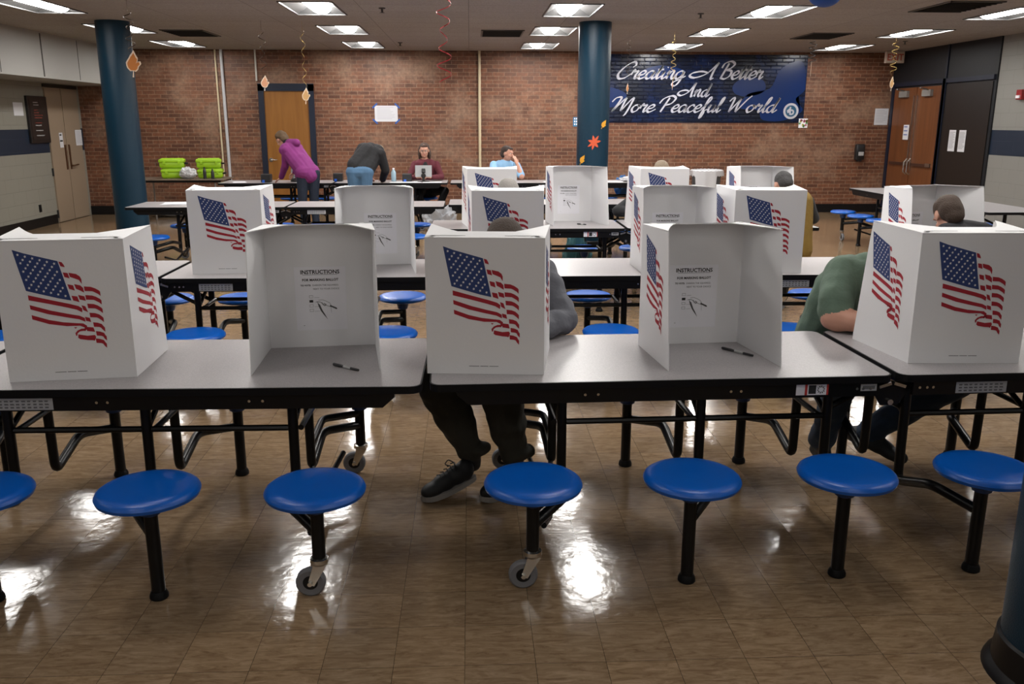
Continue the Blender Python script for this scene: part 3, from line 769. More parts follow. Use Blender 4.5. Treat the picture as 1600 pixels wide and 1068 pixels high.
def script(bm, s, x0, x1, yb, h, f3, mi):
    adv = [GL[c][0] for c in s]; tot = sum(adv)+.1; k = (x1-x0)/tot; ky = h/2.1; x = 0
    for c, a in zip(s, adv):
        for st in GL[c][1]:
            pts = [V((p.x+p.y*.28, p.y)) for p in catmull(st)]
            pts = [V((x0+(x+p.x)*k, yb+p.y*ky)) for p in pts]
            q = []
            for i, p in enumerate(pts):
                d = pts[min(i+1, len(pts)-1)]-pts[max(i-1, 0)]
                if d.length < 1e-9: d = V((1, 0))
                d.normalize(); wd = h*(.026+.062*abs(d.x*math.sin(.5)*-1+d.y*math.cos(.5))*(1 if d.y < .1 else .7))
                n = V((-d.y, d.x))*wd; q.append((p+n, p-n))
            for (a1, a2), (b1, b2) in zip(q, q[1:]):
                try: f = bm.faces.new([bm.verts.new(f3(*z)) for z in (a1, b1, b2, a2)]); f.material_index = mi
                except ValueError: pass
        x += a
g = wy_plane(.0135)
for wd, x0, x1, yb, h in (('Creating', 2.68, 3.98, 2.465, .29), ('A', 4.17, 4.55, 2.465, .29), ('Better', 4.60, 5.44, 2.465, .29), ('And', 3.93, 4.45, 2.15, .25),
                          ('More', 2.63, 3.44, 1.87, .27), ('Peaceful', 3.52, 4.68, 1.87, .27), ('World', 4.78, 5.74, 1.87, .27)):
    script(bm, wd, x0, x1, yb, h, g, 2)
def disc(bm, cx, cy, r, f3, mi, n=32, r0=0):
    for k in range(n):
        a, b_ = 2*PI*k/n, 2*PI*(k+1)/n
        flat(bm, [(cx+r0*math.cos(a), cy+r0*math.sin(a)), (cx+r*math.cos(a), cy+r*math.sin(a)), (cx+r*math.cos(b_), cy+r*math.sin(b_)), (cx+r0*math.cos(b_), cy+r0*math.sin(b_))] if r0 else [(cx, cy), (cx+r*math.cos(a), cy+r*math.sin(a)), (cx+r*math.cos(b_), cy+r*math.sin(b_))], f3, mi)
disc(bm, 6.03, 1.89, .145, g, 2); disc(bm, 6.03, 1.89, .105, wy_plane(.0142), 3)
text_into(bm, 'b', wy_plane(.015), .2, 6.045, 1.825, 2, bold=.006)
flat(bm, [(5.95, 1.9), (6.0, 1.94), (6.01, 1.87), (5.97, 1.85)], wy_plane(.015), 2)
tag(obj('banner', bm, ['banner_blue', BRIGHT, SILVER, mat('logo_blue', (.01, .08, .16), .4)]), 'wide dark blue banner on the brick wall with silver script lettering and round logo', 'banner')

# ================================================================= papers and fixtures on the walls
def paper(name, c, s, axis, lab, cat='paper', extra=None, m_=mat('wall_paper_sheet', (.62, .62, .65), .7), lines=0, th=.003, inkm=None):
    """axis 'b' back wall, 'r' right wall, 'l' left wall; c = centre (along, z)"""
    if axis == 'b': f = lambda u, v, w_: V((c[0]+u, WY-w_, c[1]+v))
    elif axis == 'r': f = lambda u, v, w_: V((RX-(extra or 0)-w_, c[0]-u, c[1]+v))
    else: f = lambda u, v, w_: V((LX+(extra or 0)+w_, c[0]+u, c[1]+v))
    bm = bmesh.new(); W2, H2 = s[0]/2, s[1]/2
    prism(bm, [(-W2, -H2), (W2, -H2), (W2, H2), (-W2, H2)], lambda u, v, w_: f(u, v, w_+.001), th, 0)
    rnd = random.Random(len(lab))
    for i in range(lines):
        v = H2*.8-i*(1.6*H2/lines); a = -W2*.8; b_ = W2*(.3+.5*rnd.random())
        flat(bm, [(a, v), (b_, v), (b_, v-.25*1.6*H2/lines), (a, v-.25*1.6*H2/lines)], lambda u, w2: f(u, w2, th+.0018), 1)
    o = obj(name, bm, [m_, inkm or mat('print_pale', (.42, .42, .46), .8), TAPE])
    return tag(o, lab, cat), f
o, f = paper('notice', (-1.535, 1.83), (.42, .285), 'b', 'white notice sheet held by blue tape at its corners on the brick wall', lines=9)
for sx in (-1, 1):
    for sz in (-1, 1):
        bm = bmesh.new(); box(bm, (-1.535+sx*.205, WY-.0065, 1.83+sz*.14), (.12, .002, .028), rot=Euler((0, sx*sz*.75, 0))); obj('tape', bm, TAPE, o)
paper('notice', (7.93-.0, 1.785), (.0, .0), 'b', 'x') if False else None
o, f = paper('notice', (7.78, 1.79), (.26, .3), 'b', 'plain white sheet on the brick wall beside the dark doorway', lines=8)
paper('notice', (15.93, 1.515), (.2, .26), 'r', 'white sheet with blue picture on the left leaf of the wooden double doors', extra=.07, lines=3, inkm=mat('poster_blue', (.06, .1, .32), .7))
paper('notice', (14.4, 1.4), (.2, .34), 'r', 'left one of two white sheets on the dark brown panel', extra=.04, lines=14, inkm=DGREY)
paper('notice', (14.1, 1.4), (.2, .34), 'r', 'right one of two white sheets on the dark brown panel', extra=.04, lines=14, inkm=DGREY)
paper('notice', (15.8, 1.37), (.13, .25), 'l', 'small white sign with dark marks on the left cream door', extra=.026, lines=2, inkm=INK)
o, f = paper('clipboard_sheet', (16.5, 1.4), (.26, .27), 'l', 'white sheet in a dark frame on the right cream door', extra=.026, lines=9)
paper('notice', (14.5, 1.87), (.3, .2), 'l', 'small white framed sheet left of the black framed board', extra=.002)
# black framed board
t = thing('framed_board', 'tall black framed notice board across the navy band of the left wall', 'board', (LX, 15.07, 1.71))
bm = bmesh.new(); box(bm, (.02, 0, 0), (.04, .66, .74), bevel=.005); obj('frame', bm, mat('board_black', (.012, .01, .01), .35), t)
bm = bmesh.new(); box(bm, (.0405, 0, 0), (.004, .54, .62))
rnd = random.Random(3)
for i in range(14):
    y0 = -.2; z = .27-i*.04; w_ = .12+.16*rnd.random()
    if rnd.random() < .2: continue
    box(bm, (.0432, y0+w_/2+.05, z), (.001, w_, .014), mi=1 if i > 8 or i < 2 else 2)
obj('panel', bm, [mat('board_panel', (.02, .015, .014), .3), mat('board_text', (.3, .3, .3), .6), mat('board_text_red', (.16, .03, .02), .6)], t)
bm = bmesh.new(); box(bm, (0, 0, 0), (.012, .08, .13), bevel=.003); box(bm, (.008, 0, 0), (.006, .02, .04), mi=1)
tag(obj('light_switch', bm, [mat('switch_grey', (.18, .2, .24), .5), PAPER], loc=(LX+.007, 15.32+.12, 1.38)), 'small grey switch plate on the navy band beside the cream doors', 'switch')
bm = bmesh.new(); box(bm, (0, 0, 0), (.01, .08, .12), bevel=.003); tag(obj('wall_outlet', bm, EDGE, loc=(LX+.006, 14.8, .3)), 'dark wall outlet low on the left block wall', 'outlet')
# soap dispenser
t = thing('wall_dispenser', 'black hand sanitiser dispenser on the brick wall', 'dispenser', (7.4, WY, 1.14))
bm = bmesh.new(); box(bm, (0, -.055, 0), (.17, .11, .3), bevel=.025); obj('housing', bm, mat('dispenser_black', (.015, .015, .016), .3), t, smooth=True)
bm = bmesh.new(); box(bm, (.01, -.111, -.03), (.1, .004, .07)); obj('window', bm, LABEL, t)
bm = bmesh.new(); box(bm, (0, -.06, -.16), (.09, .07, .03), bevel=.008); obj('nozzle', bm, MATS['dispenser_black'], t)
# little posters
bm = bmesh.new(); box(bm, (2.0, WY-.004, 1.69), (.15, .004, .17)); box(bm, (2.05, WY-.0065, 1.7), (.05, .002, .14), mi=2)
for i in range(3):
    for j in range(2): box(bm, (1.955+j*.035, WY-.0065, 1.745-i*.05), (.022, .002, .03), mi=1)
tag(obj('poster', bm, [mat('poster_cyan', (.02, .17, .35), .5), PAPER, mat('poster_yellow', (.5, .45, .08), .5)]), 'small blue poster with white figures beside the middle pillar', 'poster')
bm = bmesh.new(); box(bm, (6.28, WY-.016, 1.67), (.17, .004, .17))
rnd = random.Random(5)
for i in range(14):
    box(bm, (6.21+rnd.random()*.14, WY-.0195, 1.61+rnd.random()*.12), (.035, .002, .035), rot=Euler((0, rnd.random()*3, 0)), mi=1+i % 3)
tag(obj('poster', bm, [PAPER, mat('petal_pink', (.5, .12, .2), .6), MATS['poster_yellow'], mat('petal_green', (.12, .3, .12), .6)]), 'small square flower picture at the lower right corner of the banner', 'poster')
# exit sign
t = thing('exit_sign', 'white exit sign with red letters under the ceiling at the right corner', 'sign', (7.7, 16.3, 2.83))
bm = bmesh.new(); box(bm, (0, 0, 0), (.34, .07, .2), bevel=.005); box(bm, (0, 0, .105), (.06, .06, .02)); obj('housing', bm, mat('exit_cream', (.55, .45, .37), .5), t)
bm = bmesh.new(); text_into(bm, 'EXIT', lambda u, v: V((u, -.0365, v)), .16, 0, -.055, 0, bold=.003, sx=.92); obj('letters', bm, mat('exit_red', (.45, .07, .04), .5), t)
bm = bmesh.new(); box(bm, (0, 0, 0), (.06, .13, .14), bevel=.004); box(bm, (-.035, .0, -.03), (.03, .08, .04), mi=1)
tag(obj('fire_alarm', bm, [mat('alarm_red', (.25, .008, .01), .4), PAPER], loc=(RX-.031, 12.72, 2.08)), 'red fire alarm strobe on the right block wall', 'alarm')

# ================================================================= hanging autumn decorations
LEAF = [(-.02, -.34), (.05, -.34), (.035, -.1), (.13, -.12), (.24, -.02), (.26, .08), (.37, .2), (.33, .3), (.2, .27), (.15, .2), (.2, .32), (.21, .42), (.13, .5), (.07, .6), (0, .7), (-.07, .58), (-.15, .5), (-.2, .4), (-.27, .3), (-.33, .2), (-.31, .08), (-.26, -.02), (-.13, -.12), (.0, -.1)]
MAPLE = []
for k in range(7):
    a = -PI/2+PI*2*(k+.5)/7; b_ = -PI/2+PI*2*(k+1)/7
    MAPLE += [(.44*math.cos(a-.24), .44*math.sin(a-.24)), (.66*math.cos(a), .66*math.sin(a)), (.44*math.cos(a+.24), .44*math.sin(a+.24)), (.27*math.cos(b_), .27*math.sin(b_))]
def leaf_mesh(bm, c, s, yaw, tilt=0, shape=LEAF, rim=True):
    Rm = Euler((0, tilt, yaw)).to_matrix()
    prism(bm, [(u*s*.8, v*s) for u, v in shape], lambda u, v, w_: V(c)+Rm @ V((u, w_, v)), .003, 0 if rim else 1)
    if rim: prism(bm, [(u*s*.65, v*s*.82+.02*s) for u, v in shape[3:-1]], lambda u, v, w_: V(c)+Rm @ V((u, w_-.0012, v)), .0055, 1)
def decoration(x, y, zb, r, turns, rc, lc, ls, lab, leaf=True, yaw=.3, shape=LEAF, swz=None):
    t = thing('hanging_decoration', lab, 'decoration', (x, y, CZ), group='hanging swirl decorations')
    bm = bmesh.new(); L_ = CZ-zb; n = int(turns*16)
    tube(bm, [(0, 0, 0), (0, 0, -.12)], .0015, 4)
    z0 = -.12; z1 = -(swz or L_)
    pts = []
    for i in range(n+1):
        f = i/n; a = 2*PI*turns*f; rr = r*(.35+.65*abs(math.sin(PI*f*1.7+.4)))
        pts.append(V((rr*math.cos(a), rr*math.sin(a), z0+(z1-z0)*f)))
    for p, q in zip(pts, pts[1:]):
        d = V((0, 0, .005)); f = bm.faces.new([bm.verts.new(z) for z in (p+d, q+d, q-d, p-d)]); f.material_index = 0
    if leaf: tube(bm, [pts[-1], (0, 0, -L_+ls*.5)], .0015, 4)
    obj('swirl', bm, rc, t)
    if leaf:
        bm = bmesh.new(); leaf_mesh(bm, (0, 0, -L_), ls, yaw, .1, shape); obj('leaf', bm, [mat('leaf_rim', (.75, .62, .48), .6), lc], t)
ORL = mat('leaf_orange', (.5, .17, .03), .6); TAN = mat('leaf_tan', (.55, .32, .13), .6); PEACH = mat('leaf_peach', (.6, .28, .15), .6); YEL = mat('leaf_yellow', (.7, .33, .02), .55); RED = mat('leaf_red', (.6, .09, .03), .55)
SWB = mat('swirl_brown', (.05, .03, .02), .3, metal=.5); SWG = mat('swirl_gold', (.5, .35, .12), .3, metal=.6); SWR = mat('swirl_red', (.3, .01, .015), .3, metal=.3); SWK = mat('swirl_black', (.01, .01, .01), .3)
decoration(-3.6, 10, 2.24, .05, 3.5, SWB, ORL, .27, 'brown swirl with orange oak leaf hanging right of the left pillar', swz=.5)
decoration(-2.66, 12, 2.14, .045, 3.5, SWB, PEACH, .19, 'dark swirl with peach leaf hanging at the left side of the wooden door', swz=.6)
decoration(-2.14, 12, 1.98, .03, 4, SWG, TAN, .2, 'pale swirl with tan leaf hanging before the wooden door', swz=.8, yaw=-.2)
decoration(-.215, 8, 2.02, .065, 5.5, SWR, TAN, .1, 'red and gold swirl hanging in the middle without a leaf', leaf=False)
decoration(4.93, 13, 2.4, .06, 4.5, SWK, PEACH, .2, 'black swirl hanging under the blue paper lantern', yaw=1.2, swz=.42)
decoration(6.14, 13, 2.2, .05, 4.5, SWG, TAN, .2, 'gold swirl with pale leaf hanging before the exit sign', yaw=.6, swz=.55)
decoration(2.27, 13, 2.13, .03, 5, SWB, ORL, .15, 'thin swirl with orange leaf before the left part of the banner', yaw=1.0, swz=.6)
decoration(2.92, 13, 2.18, .04, 5, SWG, ORL, .13, 'thin gold swirl with orange leaf before the word And of the banner', yaw=1.2, swz=.55)
# paper lantern
t = thing('paper_lantern', 'round blue paper lantern hanging under the ceiling, cut by the top edge', 'lantern', (3.105, 8, CZ))
bm = bmesh.new(); n = 40; lathe(bm, [(.15*math.sin(PI*k/n)*(1-.02*(k % 2)), -.025-.125-.0+.125*math.cos(PI*k/n)) for k in range(n+1)], seg=36)
obj('shade', bm, mat('lantern_blue', (.005, .06, .28), .6), t, smooth=True)
bm = bmesh.new(); tube(bm, [(0, 0, 0), (0, 0, -.03)], .002, 5); obj('string', bm, INK, t)
# leaf garland on the middle pillar
for (px, dz, m_, sh, s, lab) in ((.105, 1.64, YEL, LEAF, .13, 'small yellow paper leaf, top one on the middle pillar'), (-.01, 1.43, RED, MAPLE, .16, 'red maple leaf in the middle of the leaf garland on the pillar'), (-.165, 1.18, YEL, LEAF, .15, 'small yellow paper leaf, lowest one on the middle pillar')):
    bm = bmesh.new(); cy = 11.95-math.sqrt(.212**2-px**2)
    leaf_mesh(bm, (0, 0, 0), s, math.asin(px/.212), .6, sh, rim=False)
    tag(obj('paper_leaf', bm, [m_, m_], loc=(1.64+px, cy-.006, dz)), lab, 'paper leaf')

# ================================================================= things on and around the tables
def rbox(name, c, s, m_, lab, cat, bevel=.01, rz=0, parts=None, group=None):
    bm = bmesh.new(); box(bm, (0, 0, s[2]/2), s, bevel=bevel)
    o = obj(name, bm, m_, loc=c, smooth=False); o.rotation_euler.z = rz; tag(o, lab, cat, group)
    return o
TT = .7375
# pens
for (a, b_, lab) in (((-.56, 3.44), (-.448, 3.345), 'black marker pen inside the open booth on the front left table'), ((1.085, 3.635), (1.178, 3.5), 'black marker pen inside the open booth right of the grey sleeved voter'), ((1.02, 8.38), (1.1, 8.33), 'black pen in front of the open third row booth by the middle pillar')):
    a, b_ = V((*a, TT+.0065)), V((*b_, TT+.0065)); d = b_-a
    bm = bmesh.new(); tube(bm, [a, a+d*.02, a+d*.34, a+d*.35, a+d*.9, a+d*1.0], .006, 12, rs=[.0045, .0062, .0062, .0054, .0054, .0048])
    o = obj('marker_pen', bm, mat('pen_black', (.02, .02, .022), .35), smooth=True); tag(o, lab, 'pen')
    bm = bmesh.new(); tube(bm, [a+d*.42, a+d*.7], .0058, 12); obj('print_band', bm, LABEL, o, smooth=True)
def sheet(c, s, rz, lab, n=1):
    bm = bmesh.new()
    for i in range(n): box(bm, (.004*i, .003*i, .001+.0022*i), (*s, .002), rot=Euler((0, 0, .06*i)))
    o = obj('paper_sheet', bm, PAPER, loc=(c[0], c[1], TT)); o.rotation_euler.z = rz; tag(o, lab, 'paper')
sheet((-3.35, 10.72), (.62, .3), .05, 'white papers lying on the left end of the empty table', 3)
sheet((-1.05, 14.42), (.5, .2), .1, 'white papers on the check-in table in front of the water bottle', 2)
sheet((-.62, 14.4), (.3, .2), -.1, 'white papers in front of the woman with the tablet', 2)
sheet((2.35, 14.5), (.3, .2), -.1, 'white papers on the check-in table right of the middle pillar', 2)
sheet((-3.72, 14.5), (.2, .25), .3, 'papers on the far left end of the check-in table', 2)
sheet((1.35, 14.45), (.3, .2), .2, 'papers on the check-in table before the worker in light blue', 2)
# label printers
for (x, y, lab) in ((-3.28, 14.5, 'black box printer on the check-in table left of the purple coat'), (-2.17, 14.75, 'black box printer with blue tag between the two bending people'), (-1.03, 14.6, 'black box printer beside the water bottle')):
    t = thing('label_printer', lab, 'printer', (x, y, TT))
    bm = bmesh.new(); box(bm, (0, 0, .065), (.15, .17, .13), bevel=.012); obj('case', bm, mat('printer_black', (.02, .02, .022), .4), t)
    bm = bmesh.new(); box(bm, (-.03, -.1, .02), (.04, .03, .04), bevel=.004); obj('tag', bm, mat('tag_blue', (.02, .12, .6), .4), t)
# water bottle
def bottle(x, y, r, h, m_, capm, lab, z=TT, name='water_bottle'):
    t = thing(name, lab, 'bottle', (x, y, z))
    bm = bmesh.new(); lathe(bm, [(0, 0), (r, .004), (r, h*.62), (r*.95, h*.7), (r*.4, h*.88), (r*.4, h*.9), (0, h*.9)], seg=20); obj('body', bm, m_, t, smooth=True)
    bm = bmesh.new(); lathe(bm, [(r*.45, h*.89), (r*.45, h), (0, h)], seg=16); obj('cap', bm, capm, t, smooth=True)
bottle(-1.25, 14.6, .04, .22, mat('bottle_blue', (.35, .5, .6), .15), PAPER, 'clear blue water bottle left of the woman in maroon')
bottle(-1.42, 14.5, .035, .14, mat('bottle_navy', (.02, .06, .25), .3), INK, 'small dark blue bottle beside the arm of the man in black')
# black ballot reader next to the purple coat
t = thing('poll_book', 'black electronic poll book on the table under the hand of the woman in purple', 'device', (-2.80, 14.66, TT))
bm = bmesh.new(); lathe(bm, [(0, 0), (.13, 0), (.13, .02), (.1, .07), (.04, .1), (0, .1)], seg=24); obj('base', bm, MATS['printer_black'], t, smooth=True)
bm = bmesh.new(); box(bm, (0, .02, .16), (.24, .015, .17), rot=Euler((-.35, 0, 0)), bevel=.005); obj('screen', bm, mat('screen_grey', (.2, .2, .21), .3), t)
# tablet on a stand
t = thing('tablet_stand', 'grey tablet on a black stand held by the woman in maroon', 'tablet', (-.76, 14.52, TT))
bm = bmesh.new(); lathe(bm, [(0, 0), (.1, 0), (.1, .01), (.03, .02), (0, .02)], seg=24); tube(bm, [(0, 0, .01), (0, .0, .08), (0, .03, .14)], .022, 10, fil=.03); lathe(bm, [(.03, -.012), (.04, 0), (.03, .012)], (0, -.01, .1), 20, axis='y'); obj('stand', bm, mat('stand_black', (.015, .015, .015), .4), t, smooth=True)
bm = bmesh.new(); box(bm, (0, .035, .17), (.27, .012, .19), rot=Euler((-.25, 0, 0)), bevel=.005); obj('tablet', bm, mat('tablet_grey', (.33, .34, .35), .4), t)
bm = bmesh.new(); box(bm, (0, .012, .18), (.06, .02, .07), rot=Euler((-.25, 0, 0)), bevel=.008); obj('mount', bm, MATS['stand_black'], t)
# folding table against the wall with cases
t = thing('folding_table', 'brown topped folding table with grey legs by the brick wall carrying green cases', 'folding table', (-4.95, 15.6, 0))
bm = bmesh.new(); box(bm, (0, 0, .727), (1.55, .72, .022), bevel=.006); obj('tabletop', bm, mat('brown_laminate', (.16, .12, .09), .4), t)
bm = bmesh.new()
for s in (-1, 1): box(bm, (0, s*.33, .7), (1.45, .02, .035))
obj('apron', bm, EDGE, t)
STEEL = mat('leg_grey', (.3, .28, .26), .4, metal=.3)
for sx in (-1, 1):
    for sy in (-1, 1):
        bm = bmesh.new(); tube(bm, [(sx*.62, sy*.3, .71), (sx*.62, sy*.3, 0)], .014, 10); obj('leg', bm, STEEL, t, smooth=True)
    bm = bmesh.new(); tube(bm, [(sx*.62, -.3, .2), (sx*.62, .3, .2)], .011, 8); obj('crossbar', bm, STEEL, t)
LIME = mat('lime_case', (.33, .58, .01), .45)
def case(x, y, z, rz, lab):
    t = thing('equipment_case', lab, 'case', (x, y, z), rz, 'lime green equipment cases')
    bm = bmesh.new(); box(bm, (0, 0, .06), (.4, .3, .09), bevel=.02); box(bm, (0, 0, .02), (.36, .27, .03), bevel=.008); obj('lower_shell', bm, LIME, t, smooth=True)
    bm = bmesh.new(); box(bm, (0, 0, .125), (.42, .32, .055), bevel=.018); box(bm, (0, 0, .155), (.36, .27, .02), bevel=.008)
    for k in (-.1, 0, .1): box(bm, (k, 0, .162), (.05, .2, .012), bevel=.003)
    obj('lid', bm, LIME, t, smooth=True)
    for k in (-.12, .12):
        bm = bmesh.new(); box(bm, (k, -.163, .1), (.04, .016, .05), bevel=.004); obj('latch', bm, LIME, t)
    bm = bmesh.new(); tube(bm, [(.2, -.07, .08), (.245, -.07, .08), (.245, .07, .08), (.2, .07, .08)], .012, 8, fil=.02); obj('handle', bm, EDGE, t, smooth=True)
for (x, a, z, lab) in ((-5.1, .25, .738, 'lower lime green case of the left stack'), (-5.12, .22, .905, 'upper lime green case of the left stack'), (-4.48, .2, .738, 'lower lime green case of the right stack behind the bottles'), (-4.5, .25, .905, 'upper lime green case of the right stack')):
    case(x, 15.62, z, a, lab)
for (x, y, lab) in ((-4.5, 15.33, 'taller dark bottle before the right stack of green cases'), (-4.36, 15.3, 'shorter dark bottle right of the taller one before the green cases')):
    bottle(x, y, .028, .2 if x < -4.4 else .17, mat('bottle_dark', (.03, .03, .03), .3), INK, lab, z=.738)
def crumple(name, c, s, m_, lab, cat='bag', seed=1, amp=.25):
    bm = bmesh.new(); bmesh.ops.create_icosphere(bm, subdivisions=4, radius=1)
    for v in bm.verts:
        p = v.co.normalized(); k = 1+amp*(mnoise.noise(p*2.2+V((seed, 0, 0)))+.6*abs(mnoise.noise(p*5+V((0, seed, 0))))+.35*abs(mnoise.noise(p*11)))
        v.co = V((p.x*k*s[0], p.y*k*s[1], max(-.0, (p.z*.5+.48)*k)*s[2]))
        if v.co.z < .002: v.co.z = 0
    o = obj(name, bm, m_, loc=c, smooth=False); tag(o, lab, cat); return o
PL = mat('plastic_white', (.55, .55, .57), .3)
crumple('plastic_bag', (-4.8, 15.4, .738), (.14, .1, .17), PL, 'crumpled white plastic bag between the stacks of green cases', seed=2)
crumple('plastic_bag', (-5.3, 16.35, 0), (.5, .2, .2), PL, 'white plastic bag on the floor below the folding table with cases', seed=5)
crumple('plastic_bag', (-.5, 13.72, 0), (.22, .13, .4), mat('plastic_grey', (.3, .31, .33), .3), 'grey plastic bag on the floor at the feet of the woman in maroon', seed=7, amp=.4)
crumple('tote_bag', (-4.15, 13.6, 0), (.14, .1, .55), mat('floral_bag', (.45, .35, .3), .7, var=.7, vscale=18), 'flowered bag on the floor beyond the left empty table', seed=9)
crumple('cloth_bundle', (2.62, 14.5, TT), (.16, .1, .08), PL, 'crumpled white cloth on the check-in table right of the middle pillar', cat='cloth', seed=4)
crumple('backpack', (2.62, 15.2, .44), (.13, .11, .32), mat('bag_blue', (.01, .09, .26), .6), 'blue bag on a stool of the right check-in table', cat='bag', seed=6)
crumple('tote_bag', (1.14, 9.3, 0), (.14, .1, .5), mat('bag_teal', (.02, .09, .1), .7), 'dark teal bag on the floor beyond the third row table', seed=8)
# rubbish bin
t = thing('trash_can', 'round grey trash can with white liner by the brick wall behind the third row', 'bin', (4.13, 15.4, 0))
bm = bmesh.new(); lathe(bm, [(0, 0), (.2, 0), (.25, .76), (.27, .78), (.27, .84), (.255, .86), (.24, .84), (.19, .05), (0, .04)], seg=32); obj('body', bm, mat('bin_grey', (.07, .075, .08), .5), t, smooth=True)
bm = bmesh.new(); rings = []
for (r_, z, am) in ((.235, .8, 0), (.262, .885, .004), (.285, .87, .006), (.285, .78, .02)):
    rings.append([bm.verts.new(((r_+am*math.sin(k*7))*math.cos(2*PI*k/48), (r_+am*math.sin(k*5))*math.sin(2*PI*k/48), z-(.45 if (30 <= k <= 38 and am == .02) else 0)+am*math.sin(k*3))) for k in range(48)])
for a, b_ in zip(rings, rings[1:]):
    for k in range(48): bm.faces.new((a[k], a[(k+1) % 48], b_[(k+1) % 48], b_[k]))
obj('liner', bm, PL, t, smooth=True)
bm = bmesh.new(); box(bm, (.27, -.0, .8), (.06, .12, .05), bevel=.01); obj('handle', bm, MATS['bin_grey'], t)

# ================================================================= people
def cap_mesh(bm, p, q, r1, r2, n=12, m_=8):
    p, q = V(p), V(q); d = q-p; L_ = d.length
    if L_ < 1e-5: d = V((0, 0, 1))
    d.normalize(); x, y = frame_of(d); rings = []
    prof = [(-math.cos(PI/2*k/m_)*r1, math.sin(PI/2*k/m_)*r1) for k in range(1, m_)] + [(0, r1), (L_, r2)] + [(L_+math.sin(PI/2*k/m_)*r2, math.cos(PI/2*k/m_)*r2) for k in range(1, m_)]
    for h, r_ in prof: rings.append([bm.verts.new(p+d*h+(x*math.cos(2*PI*k/n)+y*math.sin(2*PI*k/n))*r_) for k in range(n)])
    for a, b_ in zip(rings, rings[1:]):
        for k in range(n): bm.faces.new((a[k], a[(k+1) % n], b_[(k+1) % n], b_[k]))
    bm.faces.new(rings[0]); bm.faces.new(rings[-1])
def ell_mesh(bm, c, r_, rot):
    res = bmesh.ops.create_uvsphere(bm, u_segments=20, v_segments=14, radius=1)
    for v in res['verts']: v.co = V(c)+rot @ V((v.co.x*r_[0], v.co.y*r_[1], v.co.z*r_[2]))
class Body:
    def __init__(s): s.pr = []
    def cap(s, p, q, r1, r2, m_): s.pr.append(('c', V(p), V(q), r1, r2, m_))
    def ell(s, c, r_, m_, rot=None): s.pr.append(('e', V(c), r_, rot or Matrix.Identity(3), 0, m_))
    def build(s, name, mats, parent, vox=.009, smooth=5, noise=0.0):
        bm = bmesh.new()
        for t_, a, b_, c, d, m_ in s.pr:
            if t_ == 'c': cap_mesh(bm, a, b_, c, d)
            else: ell_mesh(bm, a, b_, c)
        o = obj('tmp', bm, mats[0])
        rm = o.modifiers.new('r', 'REMESH'); rm.mode = 'VOXEL'; rm.voxel_size = vox
        sm = o.modifiers.new('s', 'SMOOTH'); sm.factor = .5; sm.iterations = smooth
        dg = bpy.context.evaluated_depsgraph_get(); me = bpy.data.meshes.new_from_object(o.evaluated_get(dg))
        old = o.data; bpy.data.objects.remove(o); bpy.data.meshes.remove(old)
        me.name = name; me.materials.clear()
        for mm in mats: me.materials.append(mm)
        n = len(me.polygons); cen = np.empty(n*3, dtype=np.float32); me.polygons.foreach_get('center', cen); cen = cen.reshape(-1, 3).astype(float)
        best = np.full(n, 1e9); idx = np.zeros(n, dtype=np.int32)
        for t_, a, b_, c, d, m_ in s.pr:
            if t_ == 'c':
                A, B = np.array(a), np.array(b_); ab = B-A; L2 = max(float((ab*ab).sum()), 1e-9)
                t = np.clip(((cen-A)*ab).sum(1)/L2, 0, 1); dist = np.sqrt(((cen-(A+t[:, None]*ab))**2).sum(1))-(c+(d-c)*t)
            else:
                Rm = np.array(c); e = cen-np.array(a); loc = np.stack([(e*Rm[:, q]).sum(1) for q in range(3)], 1); rr = np.array(b_)
                k = np.sqrt(((loc/rr)**2).sum(1)); dist = (k-1)*min(b_)
            up = dist < best; best[up] = dist[up]; idx[up] = m_
        me.polygons.foreach_set('material_index', idx); me.polygons.foreach_set('use_smooth', [True]*n)
        if noise:
            nn = [(v.co.copy(), v.normal.copy()) for v in me.vertices]; out = []
            for c_, n_ in nn: out.extend(c_+n_*noise*mnoise.noise(c_*16))
            me.vertices.foreach_set('co', out); me.update()
        o = bpy.data.objects.new(name, me); col.objects.link(o)
        if parent: o.parent = parent
        return o
def hand(B, w_, d, nrm, m_, curl=.5, side=1, k=1.0):
    """palm from wrist w_ along d, back of the hand facing nrm; side +1 puts the thumb towards d x nrm"""
    d = V(d).normalized(); nrm = V(nrm); nrm = (nrm-d*nrm.dot(d)).normalized(); s = d.cross(nrm)*side
    w_ = V(w_); pc = w_+d*.045*k
    rot = Matrix((s, d, nrm)).transposed()
    B.ell(pc, (.04*k, .052*k, .016*k), m_, rot)
    for i, L_ in enumerate((.072, .08, .074, .058)):
        off = (1.5-i)*.0195*k; b0 = w_+d*.085*k+s*off; a = V(d); p = b0
        for j in range(3):
            a = (a-nrm*curl*(.55+.3*j)).normalized(); q = p+a*L_*k*(.45, .32, .23)[j]; B.cap(p, q, .0088*k, .0078*k, m_); p = q
    b0 = w_+d*.03*k+s*.03*k; q = b0+(s*.7+d*.7-nrm*.2)*.036*k; B.cap(b0, q, .012*k, .0098*k, m_); B.cap(q, q+(d+s*.15-nrm*.3)*.03*k, .0098*k, .0085*k, m_)
def rotm(f, u):
    f = V(f).normalized(); u = V(u); u = (u-f*u.dot(f)).normalized(); r_ = f.cross(u)
    return Matrix((r_, f, u)).transposed()     # columns: right, forward, up
